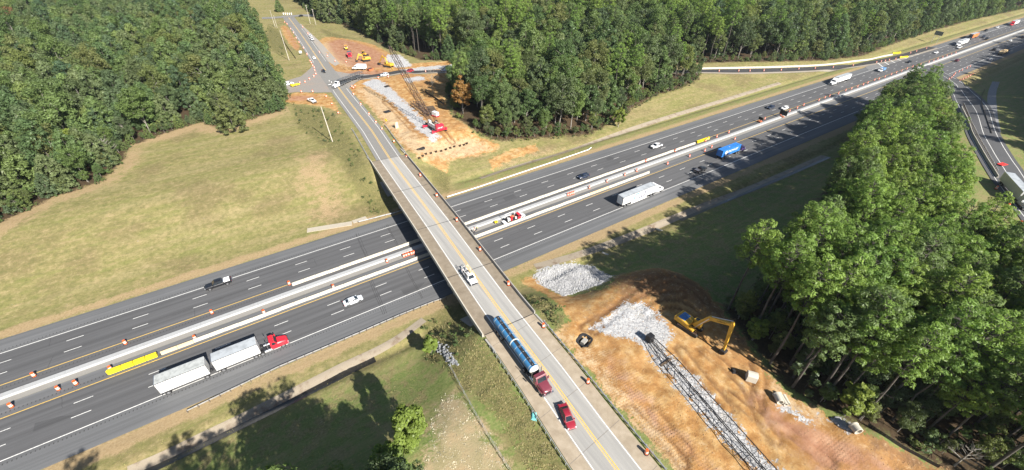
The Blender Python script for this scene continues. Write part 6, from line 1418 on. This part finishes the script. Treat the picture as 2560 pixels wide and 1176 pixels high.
edge_fill('west', 2.6, (('shrub',1.0),('young_pine',.38),('young_pine',.3),('broadleaf_tree',.26)), 51, 3.4)
edge_fill('west', 2.2, (('shrub',.3),('shrub',.42),('shrub',.22)), 55, .4, -1.6); edge_fill('triangle', 2.2, (('shrub',.3),('shrub',.42),('shrub',.22)), 56, .4, -1.6)
edge_fill('north', 3.2, (('shrub',1.1),('broadleaf_tree',.3),('young_pine',.45)), 52)
edge_fill('triangle', 2.6, (('shrub',1.0),('broadleaf_tree',.32),('broadleaf_tree',.25)), 53, 3.0)
edge_fill('east', 4.2, (('shrub',.9),('broadleaf_tree',.22)), 54, 3.0)
# weeds and brush on the banks
for poly, n, seed in ((Z['weed'][0],70,1),(Z['weed'][2],26,2),(Z['weed'][3],10,3),(Z['weed'][4],14,4)):
    r = random.Random(seed); P = np.array(poly); k = 0
    while k < n:
        x = r.uniform(*sorted((P[:,0].min(), P[:,0].max()))); y = r.uniform(P[:,1].min(), P[:,1].max())
        if inpoly(np.array([x]), np.array([y]), poly)[0] and abs(x-rx(y)) > 8.5: TREES.append((x, y, ground_z(x,y), 'shrub', r.randrange(4), r.uniform(0,6.3), r.uniform(.16,.42), 'bank')); k += 1
NM = {'tall_pine': 'pine_tree', 'young_pine': 'young_pine_tree', 'broadleaf_tree': 'broadleaf_tree', 'shrub': 'shrub'}
KN = {'tall_pine': 'tall pine with a bare trunk', 'young_pine': 'bushy pine', 'broadleaf_tree': 'round leafy tree', 'shrub': 'low leafy bush'}
def sector(k, bl, x, y, px_, py_):
    if bl == 'bank': return 'low green shrub on the weedy bank '+('left of the road north of the bridge' if y > 110 else 'below the south end of the bridge')
    e = float(polydist(np.array([x]), np.array([y]), FOREST[bl])[0])
    if bl == 'east': w = 'facing the orange soil in the right wood' if e < 7 and x < 110 and y < 25 else 'by the shaded entrance ramp' if x > 190 else 'on the shaded grass side of the right wood' if y > 30 and e < 12 else 'in the near half of the right wood' if x < 115 else 'in the middle of the right wood'
    elif bl == 'west': w = 'along the mown field' if e < 8 and py_ > 240 else 'beside the crossing road at the upper left' if x > 8 else 'at the left edge of the photo' if px_ < 330 else 'in the heart of the upper left wood'
    elif bl == 'north': w = 'above the red earthworks' if x < 150 else 'right behind the exit ramp wall' if e < 12 and x > 230 else 'in the deep wood toward the distant highway' if x > 300 else 'in the deep wood above the wood wedge'
    elif bl == 'triangle': w = 'in the wood wedge facing the crane site' if x < 98 else 'in the wood wedge facing the highway verge' if y < 148 else 'in the wood wedge in front of the exit ramp'
    elif bl == 'south': w = 'at the bottom edge left of the sandy bank'
    else: w = 'in the shaded wood at the far right edge'
    return KN[k]+' '+w
CATS = {'tall_pine': 'tree', 'young_pine': 'tree', 'broadleaf_tree': 'tree', 'shrub': 'shrub'}
def single_tree(x, y, z, kind, meshes, rot, s, label, group=None):
    t = thing(NM[kind], label, CATS[kind], (x,y,z), rot, group); t.scale = (s,s,s)
    c, k = meshes; inst('foliage' if kind == 'shrub' else 'crown', c, t); inst('stem' if kind == 'shrub' else 'trunk', k, t); return t
for qx, qy, rad in ((1158,284,5.5),(1175,305,4.5),(195,395,4.5),(60,100,6),(1545,318,3.5),(1140,255,4),(1120,250,4)):
    X_, Y_, _ = at(qx, qy); TREES = [t_ for t_ in TREES if math.hypot(t_[0]-X_, t_[1]-Y_) > rad]
TREES = [t_ for t_ in TREES if not (t_[7] == 'east' and t_[3] == 'tall_pine' and t_[0] > 136 and t_[1] < 14 and t_[0]+2*t_[1] > 150)]
arr = np.array([(a[0],a[1],a[2]) for a in TREES]); px, py, dd = proj(arr+[0,0,9])
size = np.array([a[6] for a in TREES])/np.maximum(dd, 1); inside = (px > -40) & (px < 2600) & (py > -60) & (py < 1230) & (dd > 5)
size = np.where(inside, size, size*1e-4)
REST = []
for kind in VAR:
    idx = [i for i in range(len(TREES)) if TREES[i][3] == kind]; idx.sort(key=lambda i: -size[i])
    for n, i in enumerate(idx):
        x, y, z, k, v, ro, s, bl = TREES[i]
        if n < 290 and inside[i]: lb = sector(k, bl, x, y, px[i], py[i]); single_tree(x, y, z, k, VAR[k][v], ro, s, lb, 'trees alike: '+lb)
        else: REST.append(TREES[i])
# trees that stand out
def special(px, py, kind, meshes, s, label, seed=0): x, y, z = on(px, py); return single_tree(x, y, z, kind, meshes, seed, s, label)
special(1158,284,'broadleaf_tree', broadleaf(61,14,.27,.12,RUST_L), 1.15, 'rust orange tree at the corner of the wood beside the crane site')
special(60,100,'broadleaf_tree', broadleaf(62,16,.36,.12,BROWN_L), 1.25, 'large reddish brown tree in the top left corner'); special(195,395,'broadleaf_tree', broadleaf(63,11,.34,.08,LIME_L), 1.0, 'yellow green tree at the edge of the upper left wood')
special(590,330,'young_pine', young_pine(64,14), 1.12, 'single dense pine standing out onto the mown field'); special(1034,1122,'broadleaf_tree', broadleaf(65,12,.2,.08,LIME_L,.26), 1.0, 'bright green slim tree in front of the shaded grass at the bottom')
special(1078,885,'broadleaf_tree', broadleaf(66,5.5,.24,.05,LIME_L,.26), 1.0, 'small bright green tree by the grey rock pile'); special(1880,850,'broadleaf_tree', broadleaf(67,7,.3,.05,LIME_L,.28), .9, 'yellow green bush beside the excavator bucket'); special(2110,1040,'broadleaf_tree', broadleaf(68,8,.3,.08,LIME_L,.3), 1.0, 'bright leafy tree at the end of the concrete pipes')
special(1545,318,'broadleaf_tree', broadleaf(69,9,.34,.05,LIME_L), 1.0, 'bright green tree at the tip of the wood wedge by the highway'); special(640,40,'young_pine', young_pine(70,8), .8, 'small round pine beside the far cross road'); special(700,30,'young_pine', young_pine(71,10), 1.0, 'round pine behind the white marker posts')
special(985,1200,'broadleaf_tree', broadleaf(73,9,.3,.1,LIME_L,.26), 1.0, 'smaller leafy tree beside the sandy bank at the bottom edge')
def dead_tree(label, px, py, h, seed):
    x, y, z = on(px, py); t = thing('bare_tree', label, 'tree', (x,y,z)); b = MB(); r = random.Random(seed); b.cyl((0,0,-.3),(.2,.1,h),.16,.04,7)
    for k in range(26): a = r.uniform(0,6.3); z0 = r.uniform(.35,.95)*h; ll = (1.05-z0/h)*h*.5+.4; p = Vector((.2*z0/h,.1*z0/h,z0)); q = p+Vector((math.cos(a)*ll, math.sin(a)*ll, ll*.5)); b.cyl(p,q,.05,.02,5); q2 = q+Vector((r.uniform(-.6,.6),r.uniform(-.6,.6),.6)); b.cyl(p.lerp(q,.6),q2,.03,.012,4)
    b.build('bare_branches', BARKG, t); return t
dead_tree('bare grey tree at the wood edge by the mown field', 285,405, 9, 1); dead_tree('slim bare tree standing in the sand right of the boom', 1082,232, 12, 2); dead_tree('bare leaning tree in the lower right wood', 2385,1165, 5.5, 3)
# tall weeds on the banks and along the edges
def tufts(name, polys, n, s0, s1, cols, seed):
    r = np.random.default_rng(seed); Vv = []; T = []
    for poly, k in zip(polys, n):
        P = np.array(poly); mn = P.min(0); mx = P.max(0); X = r.uniform(mn[0], mx[0], k*6); Y = r.uniform(mn[1], mx[1], k*6); ok = inpoly(X, Y, poly) & (np.abs(X-rx(Y)) > 7.4); X, Y = X[ok][:k], Y[ok][:k]
        for x, y in zip(X, Y):
            z = ground_z(x, y); s = r.uniform(s0, s1); tone = r.uniform(0, 1)
            for j in range(4):
                a = r.uniform(0, 6.283); dx, dy = math.cos(a), math.sin(a); w_ = s*.22; ox, oy = r.uniform(-.3,.3,2); ld = r.uniform(.7,1.5)*s
                Vv += [(x+ox-dy*w_, y+oy+dx*w_, z-.03), (x+ox+dy*w_, y+oy-dx*w_, z-.03), (x+ox+dx*ld+dy*w_*.5, y+oy+dy*ld-dx*w_*.5, z+s*.55), (x+ox+dx*ld-dy*w_*.5, y+oy+dy*ld+dx*w_*.5, z+s*.55)]; T += [tone]*4
    me = bpy.data.meshes.new(name); nf = len(Vv)//4; me.from_pydata(Vv, [], [(4*i,4*i+1,4*i+2,4*i+3) for i in range(nf)]); a = me.attributes.new('tone','FLOAT','POINT'); a.data.foreach_set('value', np.array(T, np.float32)); me.materials.append(leaf_mat(name+'_blades', cols)); o = bpy.data.objects.new(name, me); C.objects.link(o); return tag(o, kind='stuff')
tufts('tall_weeds', [Z['weed'][k] for k in range(7)], [900,900,350,200,250,150,200], .14, .32, [(.30,.265,.13)], 81)
tufts('straw_weeds', [Z['straw'][0], Z['dry'][3]], [500,200], .1, .22, [(.36,.30,.18)], 82)
tufts('rough_grass', [[(-68,42),(12,40),(16,70.5),(-68,70.5)], [(60,36),(90,34),(190,50),(190,70.5),(52,70.5)], [(-70,118.5),(30,118.5),(30,160),(-10,190),(-40,185),(-70,155)], [(50,118.5),(190,119),(190,123),(50,124)]], [3200,4200,3600,1200], .08, .2, [(.27,.25,.11)], 83)
# the rest of the woods: one object of instanced trees per kind
def forest_rest(name, rows, variants):
    me = bpy.data.meshes.new(name); me.vertices.add(len(rows)); me.vertices.foreach_set('co', np.array([r[:3] for r in rows], np.float32).ravel())
    for an, k, ty in (('variant',4,'INT'),('turn',5,'FLOAT'),('size',6,'FLOAT')):
        a = me.attributes.new(an, ty, 'POINT'); a.data.foreach_set('value', np.array([r[k] for r in rows], np.int32 if ty == 'INT' else np.float32))
    me.update(); o = bpy.data.objects.new(name, me); C.objects.link(o); tag(o, kind='stuff')
    g = bpy.data.node_groups.new(name, 'GeometryNodeTree'); g.interface.new_socket('Geometry', in_out='INPUT', socket_type='NodeSocketGeometry'); g.interface.new_socket('Geometry', in_out='OUTPUT', socket_type='NodeSocketGeometry')
    gi = g.nodes.new('NodeGroupInput'); go = g.nodes.new('NodeGroupOutput'); jn = g.nodes.new('GeometryNodeJoinGeometry'); L = g.links
    m2p = g.nodes.new('GeometryNodeMeshToPoints'); L.new(gi.outputs[0], m2p.inputs[0])
    def na(nm, ty): n = g.nodes.new('GeometryNodeInputNamedAttribute'); n.data_type = ty; n.inputs[0].default_value = nm; return n.outputs[0]
    va, tu, si = na('variant','INT'), na('turn','FLOAT'), na('size','FLOAT'); cx = g.nodes.new('ShaderNodeCombineXYZ'); L.new(tu, cx.inputs[2])
    for k, (c, tr) in enumerate(variants):
        obs = [ob for ob in C.objects if ob.type == 'MESH' and ob.data in (c, tr)]; src = []
        for md in (c, tr):
            s = next((ob for ob in obs if ob.data == md), None)
            if s: src.append(s)
        if not src: continue
        cmp_ = g.nodes.new('FunctionNodeCompare'); cmp_.data_type = 'INT'; cmp_.operation = 'EQUAL'; ins = [i for i in cmp_.inputs if i.enabled and i.type == 'INT']; L.new(va, ins[0]); ins[1].default_value = k
        j2 = g.nodes.new('GeometryNodeJoinGeometry')
        for s in src: oi = g.nodes.new('GeometryNodeObjectInfo'); oi.inputs[0].default_value = s; oi.transform_space = 'ORIGINAL'; L.new(oi.outputs['Geometry'], j2.inputs[0])
        ip = g.nodes.new('GeometryNodeInstanceOnPoints'); L.new(m2p.outputs[0], ip.inputs['Points']); L.new(cmp_.outputs[0], ip.inputs['Selection']); L.new(j2.outputs[0], ip.inputs['Instance']); L.new(cx.outputs[0], ip.inputs['Rotation']); L.new(si, ip.inputs['Scale']); L.new(ip.outputs[0], jn.inputs[0])
    L.new(jn.outputs[0], go.inputs[0]); md = o.modifiers.new('scatter', 'NODES'); md.node_group = g; return o
for kind, nm in (('tall_pine','pine_woodland'),('young_pine','young_pine_woodland'),('broadleaf_tree','broadleaf_woodland'),('shrub','undergrowth')):
    rows = [r for r in REST if r[3] == kind]
    if rows: forest_rest(nm, rows, VAR[kind])
print('TREES', {k: sum(1 for t in TREES if t[3] == k) for k in VAR}, 'rest', len(REST))
# thin air over the whole valley
hz = MB().box(-760,1960,-460,1760,-3,92).build('haze', None); tag(hz, kind='stuff'); m_ = bpy.data.materials.new('thin_haze'); m_.use_nodes = True; m_.node_tree.nodes.clear()
pv = m_.node_tree.nodes.new('ShaderNodeVolumePrincipled'); pv.inputs['Color'].default_value = (.80,.88,1,1); pv.inputs['Density'].default_value = .00007; pv.inputs['Anisotropy'].default_value = .3
mo = m_.node_tree.nodes.new('ShaderNodeOutputMaterial'); m_.node_tree.links.new(pv.outputs[0], mo.inputs['Volume']); hz.data.materials.append(m_)
